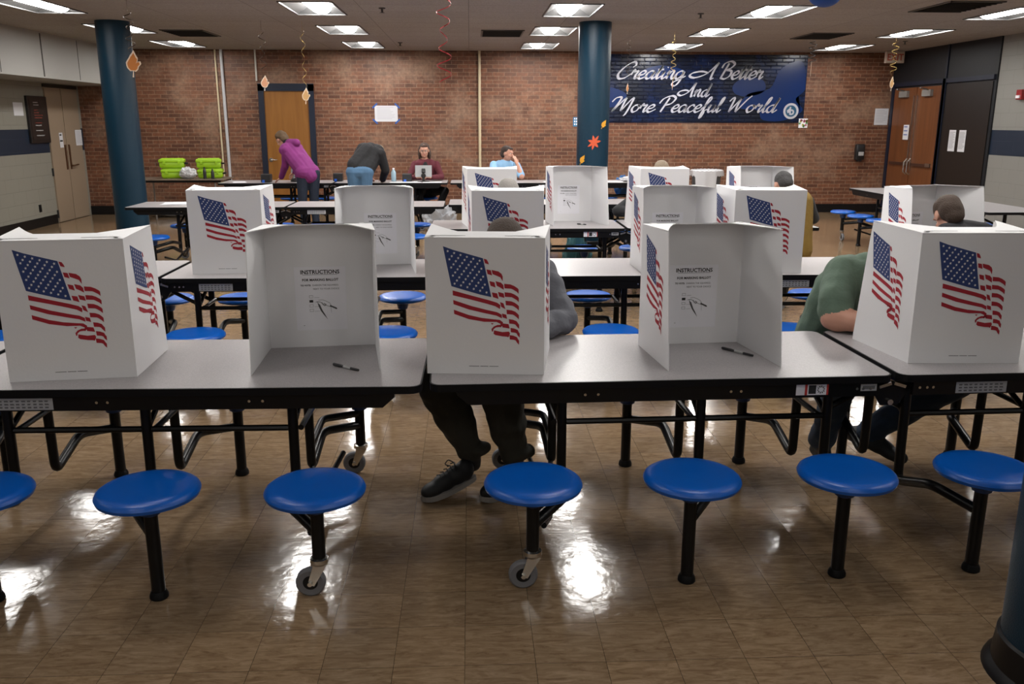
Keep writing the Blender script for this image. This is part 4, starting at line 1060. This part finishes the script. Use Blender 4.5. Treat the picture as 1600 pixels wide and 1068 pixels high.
def head(B, c, f, u, sk, k=1.0):
    Rm = rotm(f, u); P = lambda x, y, z: V(c)+Rm @ V((x*k, y*k, z*k))
    B.ell(P(0, -.012, .03), (.076*k, .096*k, .092*k), sk, Rm); B.ell(P(0, .02, -.045), (.058*k, .07*k, .07*k), sk, Rm); B.ell(P(0, .058, -.085), (.026*k, .026*k, .022*k), sk, Rm)
    B.cap(P(0, .088, .015), P(0, .108, -.022), .009*k, .014*k, sk); B.ell(P(0, .082, .03), (.055*k, .016*k, .012*k), sk, Rm)
    for s in (-1, 1): B.ell(P(s*.078, -.005, -.005), (.009*k, .02*k, .032*k), sk, Rm); B.ell(P(s*.04, .06, -.035), (.022*k, .02*k, .022*k), sk, Rm)
    return P, Rm
def face(P, Rm, parent, k=1.0, glasses=False):
    for s in (-1, 1):
        bm = bmesh.new(); ell_mesh(bm, P(s*.03, .078, .008), (.013*k, .008*k, .0075*k), Rm); ell_mesh(bm, P(s*.03, .085, .008), (.006*k, .003*k, .006*k), Rm)
        for f in bm.faces:
            f.material_index = 0
        bm.faces.ensure_lookup_table()
        for f in list(bm.faces)[len(bm.faces)//2:]: f.material_index = 1
        obj('eye', bm, [mat('eye_white', (.6, .58, .55), .3), INK], parent, smooth=True)
    bm = bmesh.new(); ell_mesh(bm, P(0, .085, -.055), (.024*k, .008*k, .007*k), Rm); obj('lips', bm, mat('lips', (.4, .1, .09), .5), parent, smooth=True)
    if glasses:
        bm = bmesh.new()
        for s in (-1, 1): tube(bm, [P(s*.033+.023*math.cos(a*PI/6), .1, .006+.018*math.sin(a*PI/6)) for a in range(13)], .0016, 6); tube(bm, [P(s*.056, .1, .01), P(s*.082, .0, .01)], .0016, 6)
        tube(bm, [P(-.01, .102, .008), P(.01, .102, .008)], .0016, 6)
        obj('glasses', bm, mat('glasses_metal', (.2, .18, .17), .3, metal=.7), parent)
def hair(c, f, u, parent, m_, prims, k=1.0, vox=.009, name='hair', noise=.006):
    Rm = rotm(f, u); B = Body()
    for (x, y, z, rx, ry, rz) in prims: B.ell(V(c)+Rm @ V((x*k, y*k, z*k)), (rx*k, ry*k, rz*k), 0, Rm)
    return B.build(name, [m_], parent, vox, 3, noise)
SHORT = [(0, -.022, .048, .08, .092, .084), (0, -.06, .0, .072, .055, .07)]
def torso(B, hip, chest, lat_h, lat_s, top, pants, hw=.09, sw=.13, r1=.115, r2=.115, neck=None, belly=None):
    hip, chest = V(hip), V(chest); lh, ls = V(lat_h).normalized(), V(lat_s).normalized()
    B.cap(hip-lh*hw, hip+lh*hw, .125, .125, pants)
    w0 = hip+(chest-hip)*.18
    for s in (-1, 0, 1): B.cap(w0+lh*hw*.75*s, chest+ls*(sw*.62)*s, r1, r2*(.95 if s else 1.05), top)
    B.cap(chest-ls*sw+V((0, 0, 0)), chest+ls*sw, .078, .078, top)
def arm(B, sh, el, wr, top, sk, r=(.062, .05, .036), sleeve=1.0, cuff=True):
    """sleeve: 1 = to the wrist, .45 = short sleeve"""
    sh, el, wr = V(sh), V(el), V(wr)
    if sleeve >= 1:
        B.cap(sh, el, r[0], r[1], top); B.cap(el, el+(wr-el)*.93, r[1], r[2]+.004, top); B.cap(el+(wr-el)*.9, wr, .027, .025, sk)
    else:
        B.cap(sh, el, r[0]*.8, r[1]*.88, sk); B.cap(sh, sh+(el-sh)*sleeve*1.7, r[0]+.008, r[1]+.016, top); B.cap(el, wr, r[1]*.92, r[2]*.8, sk)
def leg(B, hp, kn, an, toe, pants, shoe, r=(.095, .066, .05), heel=None):
    hp, kn, an, toe = V(hp), V(kn), V(an), V(toe)
    B.cap(hp, kn, r[0], r[1], pants); B.cap(kn, an+(kn-an)*.12, r[1], r[2], pants); B.cap(an+(kn-an)*.05, an+(kn-an)*.2, r[2]+.004, r[2]+.006, pants)
    d = (toe-an); d.z = 0; d.normalize()
    hl = V(heel) if heel else V((an.x-d.x*.04, an.y-d.y*.04, toe.z+.012))
    B.cap(an, hl+V((0, 0, .02)), .038, .036, shoe); B.cap(hl+V((0, 0, .015)), toe+V((0, 0, .012)), .04, .034, shoe); B.cap(an+d*.03, toe-d*.05+V((0, 0, .03)), .036, .03, shoe)
def cloth(name, c, var=.15, b=.35): return mat(name, c, .85, var=var, vscale=10, bump=b, bscale=22)
def person(label, mats, B, vox=.009, noise=.003):
    t = thing('person', label, 'person'); B.build('body', mats, t, vox, 5, noise); return t
DARKSHOE = mat('dark_shoe', (.012, .013, .015), .6); JEAN = cloth('jeans_dark', (.02, .04, .075)); JEANB = cloth('jeans_blue', (.07, .15, .26)); BLK = cloth('cloth_black', (.009, .009, .011), .3)

# 1 voter in grey sleeves and brown cap
B = Body(); GREY = cloth('hoodie_grey', (.12, .125, .145), .15, .7); KH = cloth('trousers_olive', (.035, .033, .025))
torso(B, (.22, 4.2, .54), (.17, 4.16, .95), (1, .1, 0), (1, -.05, 0), 1, 2)
B.cap((.16, 4.12, 1.0), (.155, 4.06, 1.11), .055, .05, 0)
P, Rm = head(B, (.155, 3.99, 1.14), (0, -.75, -.65), (0, -.65, .75), 0)
arm(B, (.345, 4.15, .99), (.435, 3.97, .80), (.2, 3.72, .785), 1, 0, (.07, .066, .045)); hand(B, (.2, 3.72, .785), (-.9, -.5, -.05), (0, 0, 1), 0, .5, 1)
arm(B, (-.0, 4.15, .99), (-.06, 3.92, .80), (.06, 3.66, .785), 1, 0, (.07, .066, .045)); hand(B, (.06, 3.66, .785), (.6, -.8, -.05), (0, 0, 1), 0, .5, -1)
for (hp, kn, an) in (((.12, 4.16, .52), (-.15, 3.80, .535), (-.0, 3.90, .16)), ((.32, 4.14, .52), (.12, 3.78, .54), (.20, 3.86, .15))):
    hp, kn, an = V(hp), V(kn), V(an); mid = kn+(an-kn)*.45
    B.cap(hp, kn, .1, .098, 2); B.cap(kn, mid, .098, .09, 2); B.cap(mid, an+(kn-an)*.12, .09, .066, 2); B.ell(an+(kn-an)*.12+V((.03, 0, 0)), (.075, .07, .035), 2)
    B.cap(an+(kn-an)*.1, an-V((0, 0, .04)), .045, .042, 3)
t = person('seated person in grey hoodie, brown cap and dark trousers behind the front centre booth', [SKIN, GREY, KH, DARKSHOE], B, .009, .012)
face(P, Rm, t)
hair((.155, 3.99, 1.14), (0, -.75, -.65), (0, -.65, .75), t, mat('cap_brown', (.085, .065, .055), .9, bump=.5, bscale=90), [(0, -.012, .05, .088, .104, .082), (0, .11, .045, .07, .06, .008)], name='cap', noise=.001)
def shoe(parent, toe, d, tilt, m_, sole_m, L_=.3, k=1.0):
    toe, d = V(toe), V(d).normalized(); dd = (d*math.cos(tilt)+V((0, 0, math.sin(tilt)))); up = (V((0, 0, 1))-dd*dd.z).normalized(); sd = dd.cross(up)
    Rm = Matrix((sd, dd, up)).transposed(); P_ = lambda x, y, z: toe+Rm @ V((x*k, y*k, z*k))
    out = []
    for i in range(28):
        a = 2*PI*i/28; yy = -math.cos(a)*.5+.5; wd = .048*(math.sin(PI*min(1, max(0, yy)))**.5)*(1.0-.18*yy+.1*math.cos(4*yy)); out.append((math.copysign(wd, math.sin(a)), yy*L_))
    bm = bmesh.new(); prism(bm, out, lambda u, v, w_: P_(u, v, w_+.012*max(0, (.06-v)/.06)**2), .024); obj('shoe_sole', bm, sole_m, parent)
    B = Body(); RR = Rm
    for (y, z, rx, ry, rz) in ((.07, .045, .042, .065, .035), (.13, .055, .04, .07, .045), (.2, .065, .038, .07, .05), (.245, .07, .036, .05, .055)): B.ell(P_(0, y, z), (rx*k, ry*k, rz*k), 0, RR)
    o = B.build('shoe', [m_], parent, .007, 3)
    bm = bmesh.new()
    for i in range(5): tube(bm, [P_(-.022, .11+.02*i, .092+.007*i), P_(0, .115+.02*i, .1+.0075*i), P_(.022, .11+.02*i, .092+.007*i)], .003, 6)
    for s_ in (-1, 1): tube(bm, [P_(0, .2, .127), P_(s_*.03, .185, .14), P_(s_*.045, .17, .115), P_(s_*.02, .185, .11)], .0028, 6, fil=.01)
    obj('shoelace', bm, mat('lace', (.03, .03, .03), .8), parent)
SOLE = mat('sole_grey', (.3, .28, .26), .7)
shoe(t, (-.235, 3.72, .0), (.85, .53, 0), .17, DARKSHOE, SOLE)
shoe(t, (.03, 3.71, .0), (.8, .6, 0), .02, DARKSHOE, SOLE)

# 2 man in the green T-shirt
B = Body(); GREEN = cloth('tshirt_green', (.095, .145, .105), .12, .6)
torso(B, (1.92, 4.27, .55), (1.93, 4.14, .95), (1, 0, 0), (1, .0, 0), 1, 2, r1=.135, r2=.125)
B.cap((1.72, 4.22, .62), (1.78, 4.16, .9), .1, .1, 1)
B.cap((1.95, 4.08, 1.0), (1.97, 4.0, 1.06), .055, .05, 0)
P, Rm = head(B, (1.98, 3.93, 1.08), (.1, -.75, -.65), (0, -.65, .75), 0)
arm(B, (1.80, 4.13, .985), (1.70, 3.95, .80), (1.96, 3.76, .785), 1, 0, (.08, .066, .042), sleeve=.5); hand(B, (1.96, 3.76, .785), (.8, -.6, 0), (0, 0, 1), 0, .5, -1)
B.cap((1.8, 4.13, .985), (1.715, 3.99, .87), .082, .078, 1)
arm(B, (2.12, 4.13, .985), (2.2, 3.92, .80), (2.08, 3.68, .785), 1, 0, (.08, .06, .04), sleeve=.5); hand(B, (2.08, 3.68, .785), (-.5, -.8, 0), (0, 0, 1), 0, .5, 1)
leg(B, (1.82, 4.25, .54), (1.74, 3.86, .54), (1.77, 4.12, .12), (1.76, 3.98, .035), 2, 3, r=(.1, .08, .062))
leg(B, (2.04, 4.25, .54), (2.33, 3.92, .52), (2.04, 4.2, .13), (2.16, 4.05, .035), 2, 3, r=(.1, .1, .062), heel=(1.99, 4.24, .1))
t = person('seated person in green T-shirt and dark jeans, bare forearm on the front right table', [SKIN, GREEN, JEAN, DARKSHOE], B, .008, .008)
face(P, Rm, t)
hair((1.98, 3.93, 1.08), (.1, -.75, -.65), (0, -.65, .75), t, mat('hair_brown', (.05, .03, .018), .8, bump=.6, bscale=120), SHORT)

# simple seated bodies behind or before booths
def seated(x, y, face_dir, label, mats, hairm, prims=SHORT, lean=.0, headc=None, hf=None, hu=None, elbow=.26, vox=.011, sw=.14, extra=None, glasses=False, tw=0, wrist=None):
    fy = face_dir; B = Body()      # face_dir +1 looks to +y, -1 towards the viewer
    hip = (x, y, .55); ch = (x+tw, y+fy*(.08+lean), .96)
    torso(B, hip, ch, (1, 0, 0), (1, 0, 0), 1, 2, sw=sw)
    hc = V(headc) if headc else V((x+tw, y+fy*(.2+lean), 1.14)); hf = V(hf or (0, fy*.8, -.6)); hu = V(hu or (0, fy*.6, .8))
    B.cap((x+tw, y+fy*(.09+lean), 1.0), tuple(hc-hu.normalized()*.06), .056, .05, 0)
    P, Rm = head(B, hc, hf, hu, 0)
    for s in (-1, 1):
        wr = (x+tw+s*.1, y+fy*.46, .79)
        arm(B, (x+tw+s*(sw+.04), y+fy*(.09+lean), .98), (x+tw+s*elbow, y+fy*.22, .82), wr, 1, 0, (.066, .056, .04)); hand(B, wr, (-s*.5, fy*.8, 0), (0, 0, 1), 0, .5, s*fy)
        leg(B, (x+s*.09, y, .54), (x+s*.12, y+fy*.4, .53), (x+s*.12, y+fy*.36, .11), (x+s*.13, y+fy*.5, .03), 2, 3)
    if extra: extra(B)
    t = person(label, mats, B, vox); face(P, Rm, t, glasses=glasses)
    if hairm: hair(hc, hf, hu, t, hairm, prims)
    return t
HG = mat('hair_grey', (.3, .28, .26), .8, bump=.6, bscale=120); HD = mat('hair_dark_grey', (.035, .033, .033), .7, bump=.7, bscale=110); HB = mat('hair_short_brown', (.055, .033, .022), .8, bump=.7, bscale=140)
seated(.27, 6.5, -1, 'seated person with grey hair just showing above the second row centre booth', [SKIN, BLK, JEAN, DARKSHOE], HG, headc=(.27, 6.3, 1.17))
seated(1.93, 9.05, -1, 'seated person with sandy grey hair behind the third row booth by the trash can', [SKIN, BLK, BLK, DARKSHOE], mat('hair_sandy', (.22, .17, .12), .8, bump=.6, bscale=120), headc=(1.92, 8.88, 1.185), elbow=.45)
GOLD = cloth('vest_gold', (.2, .12, .02), b=.8)
def vest(B):
    for s in (-1, 0, 1): B.cap((2.9+s*.08, 7.84, .56), (2.9+s*.09, 7.9, .98), .135, .12, 4)
seated(2.9, 7.86, 1, 'seated person with dark hair, gold vest and dark sleeves facing a third row booth', [SKIN, cloth('sleeve_dark', (.03, .032, .036)), BLK, DARKSHOE, GOLD], HD, headc=(2.86, 8.0, 1.125), hf=(-.1, .8, -.6), extra=vest, elbow=.3, vox=.009)
JBL = cloth('jacket_black', (.010, .010, .012), .25, .6)
def hood(B):
    B.cap((3.02, 5.34, 1.045), (3.2, 5.34, 1.02), .07, .07, 1); B.cap((2.94, 5.29, 1.03), (3.24, 5.32, 1.0), .065, .06, 1)
seated(3.12, 5.27, 1, 'seated person with short brown hair and black jacket bending into the angled booth', [SKIN, JBL, JEAN, DARKSHOE], HB, [(0, -.015, .05, .08, .096, .081), (0, -.045, .01, .079, .07, .08), (0, -.06, -.04, .062, .045, .055)], headc=(3.0, 5.4, 1.125), hf=(.02, .75, -.62), hu=(-.05, .6, .8), extra=hood, elbow=.27, vox=.008, sw=.16)

# check-in workers
B = Body(); MAR = cloth('cardigan_maroon', (.10, .012, .022), .3)
torso(B, (-.74, 15.22, .55), (-.75, 15.1, .97), (1, 0, 0), (1, 0, 0), 1, 2)
B.ell((-.75, 15.01, .95), (.05, .05, .09), 2); B.cap((-.755, 15.1, 1.02), (-.76, 15.08, 1.12), .05, .045, 0)
P, Rm = head(B, (-.765, 15.06, 1.215), (0, -1, -.08), (0, -.05, 1), 0)
arm(B, (-.93, 15.1, .99), (-1.02, 14.93, .79), (-.87, 14.66, .80), 1, 0); hand(B, (-.87, 14.66, .80), (.75, -.6, .1), (0, -.2, 1), 0, .7, -1)
arm(B, (-.57, 15.1, .99), (-.48, 14.93, .79), (-.65, 14.66, .80), 1, 0); hand(B, (-.65, 14.66, .80), (-.75, -.6, .1), (0, -.2, 1), 0, .7, 1)
leg(B, (-.83, 15.2, .55), (-.85, 14.8, .55), (-.8, 14.75, .12), (-.8, 14.6, .03), 2, 3)
leg(B, (-.65, 15.2, .55), (-.42, 14.8, .57), (-.56, 14.6, .22), (-.62, 14.48, .12), 2, 3, heel=(-.56, 14.66, .16))
t = person('smiling seated person with glasses and maroon cardigan holding a tablet at check-in', [SKIN, MAR, BLK, DARKSHOE], B, .007)
face(P, Rm, t, glasses=True)
hair((-.765, 15.06, 1.215), (0, -1, -.08), (0, -.05, 1), t, mat('hair_chestnut', (.06, .035, .025), .7, bump=.6, bscale=120), [(0, -.03, .052, .092, .09, .082), (-.082, -.035, -.05, .028, .045, .1), (.082, -.035, -.05, .028, .045, .1), (0, -.08, -.04, .08, .045, .12), (0, .055, .085, .06, .035, .022)])
B = Body(); SKYB = cloth('shirt_light_blue', (.25, .45, .68), .1)
torso(B, (.6, 15.22, .55), (.58, 15.12, .95), (1, 0, 0), (1, .1, 0), 1, 2)
B.cap((.6, 15.12, 1.0), (.61, 15.1, 1.1), .05, .045, 0); B.cap((.54, 15.1, 1.04), (.66, 15.08, 1.03), .03, .03, 1)
P, Rm = head(B, (.63, 15.08, 1.17), (.85, -.5, -.12), (.08, 0, 1), 0)
arm(B, (.4, 15.1, .98), (.36, 14.9, .8), (.5, 14.72, .79), 1, 0, sleeve=.5); hand(B, (.5, 14.72, .79), (.8, -.3, 0), (0, 0, 1), 0, .4, -1)
arm(B, (.78, 15.1, .97), (.86, 14.9, .8), (.79, 14.96, 1.0), 1, 0, sleeve=.5); hand(B, (.785, 14.965, .995), (-.25, .15, .95), (.6, -.7, 0), 0, .5, 1)
leg(B, (.5, 15.2, .55), (.5, 14.8, .55), (.5, 14.8, .12), (.5, 14.66, .03), 2, 3); leg(B, (.7, 15.2, .55), (.7, 14.8, .55), (.7, 14.8, .12), (.7, 14.66, .03), 2, 3)
t = person('seated person in light blue shirt resting the chin on one hand at check-in', [SKIN, SKYB, JEAN, DARKSHOE], B, .007)
face(P, Rm, t)
hair((.63, 15.08, 1.17), (.85, -.5, -.12), (.08, 0, 1), t, mat('hair_dark_brown', (.035, .02, .015), .7, bump=.6, bscale=120), [(0, -.028, .05, .086, .092, .085), (0, -.07, -.01, .08, .05, .075), (0, .06, .088, .055, .03, .02)])
# woman in the purple coat, standing and bending left
B = Body(); PUR = cloth('coat_purple', (.19, .022, .15), .2); JN = cloth('jeans_navy', (.010, .017, .035))
hip, ch = V((-2.52, 13.93, .93)), V((-2.78, 14.08, 1.27))
torso(B, hip, ch, (.8, .6, 0), (.75, .55, .1), 1, 1, hw=.075, sw=.12, r1=.125, r2=.115)
B.cap((-2.48, 13.92, .88), (-2.64, 14.0, 1.1), .125, .13, 1); B.cap((-2.60, 13.98, .88), (-2.66, 14.0, 1.1), .125, .13, 1)
B.cap((-2.8, 14.1, 1.36), (-2.68, 14.03, 1.37), .07, .06, 1); B.cap((-2.82, 14.12, 1.36), (-2.87, 14.17, 1.38), .05, .045, 3)
P, Rm = head(B, (-2.95, 14.25, 1.41), (-.62, .55, -.55), (-.5, .35, .8), 0)
arm(B, (-2.84, 13.97, 1.26), (-2.88, 14.06, 1.02), (-2.99, 14.24, .83), 1, 0, (.066, .058, .042)); hand(B, (-2.995, 14.25, .82), (-.7, .45, -.35), (-.2, -.2, 1), 0, .3, 1)
arm(B, (-2.68, 14.22, 1.26), (-2.72, 14.36, 1.02), (-2.82, 14.48, .9), 1, 0, (.066, .058, .042)); hand(B, (-2.825, 14.485, .895), (-.5, .4, -.4), (0, 0, 1), 0, .5, -1)
for (dx, dy) in ((-.09, -.03), (.075, .03)):
    B.cap((-2.5+dx, 13.92+dy, .9), (-2.52+dx, 13.92+dy, .5), .1, .072, 2); B.cap((-2.52+dx, 13.92+dy, .5), (-2.5+dx, 13.9+dy, .12), .07, .055, 2); B.cap((-2.5+dx, 13.89+dy, .06), (-2.58+dx, 14.05+dy, .04), .045, .04, 3)
t = person('standing person in purple coat bending over the check-in table by the wooden door', [SKIN, PUR, JN, BLK], B, .008)
face(P, Rm, t)
hair((-2.95, 14.25, 1.41), (-.62, .55, -.55), (-.5, .35, .8), t, mat('hair_light_brown', (.10, .06, .03), .8, bump=.7, bscale=100), [(0, -.03, .045, .09, .095, .085), (0, -.07, -.01, .08, .055, .075)], noise=.012)
# man in black jacket and blue jeans, bending away
B = Body()
hip, ch = V((-1.70, 13.83, .93)), V((-1.56, 14.1, 1.23))
torso(B, hip, ch, (1, 0, 0), (.95, .2, -.1), 1, 2, hw=.09, sw=.15, r1=.14, r2=.14)
B.cap((-1.77, 13.86, 1.03), (-1.6, 14.02, 1.24), .13, .13, 1); B.cap((-1.6, 13.9, 1.0), (-1.5, 14.05, 1.2), .12, .13, 1)
B.cap((-1.52, 14.2, 1.24), (-1.47, 14.3, 1.22), .055, .05, 0)
P, Rm = head(B, (-1.45, 14.38, 1.2), (.2, .55, -.8), (.15, .75, .5), 0)
arm(B, (-1.39, 14.02, 1.2), (-1.33, 14.08, .95), (-1.4, 14.3, .79), 1, 0, (.08, .068, .05)); hand(B, (-1.4, 14.3, .785), (-.1, .95, -.1), (0, 0, 1), 0, .4, -1)
arm(B, (-1.74, 14.15, 1.2), (-1.72, 14.3, .98), (-1.62, 14.46, .8), 1, 0, (.08, .068, .05)); hand(B, (-1.62, 14.46, .79), (.2, .9, -.1), (0, 0, 1), 0, .4, 1)
for dx in (-.09, .09):
    B.cap((-1.7+dx, 13.82, .93), (-1.71+dx, 13.84, .5), .115, .08, 2); B.cap((-1.71+dx, 13.84, .5), (-1.7+dx, 13.8, .12), .078, .06, 2); B.cap((-1.7+dx, 13.78, .06), (-1.7+dx, 13.96, .04), .045, .042, 3)
t = person('standing person in black jacket and blue jeans bending over the check-in table', [SKIN, JBL, JEANB, DARKSHOE], B, .008)
face(P, Rm, t)
hair((-1.45, 14.38, 1.2), (.2, .55, -.8), (.15, .75, .5), t, mat('hair_blond_grey', (.25, .19, .13), .8), [(0, -.025, .045, .078, .09, .082), (0, -.06, .0, .066, .045, .06)])
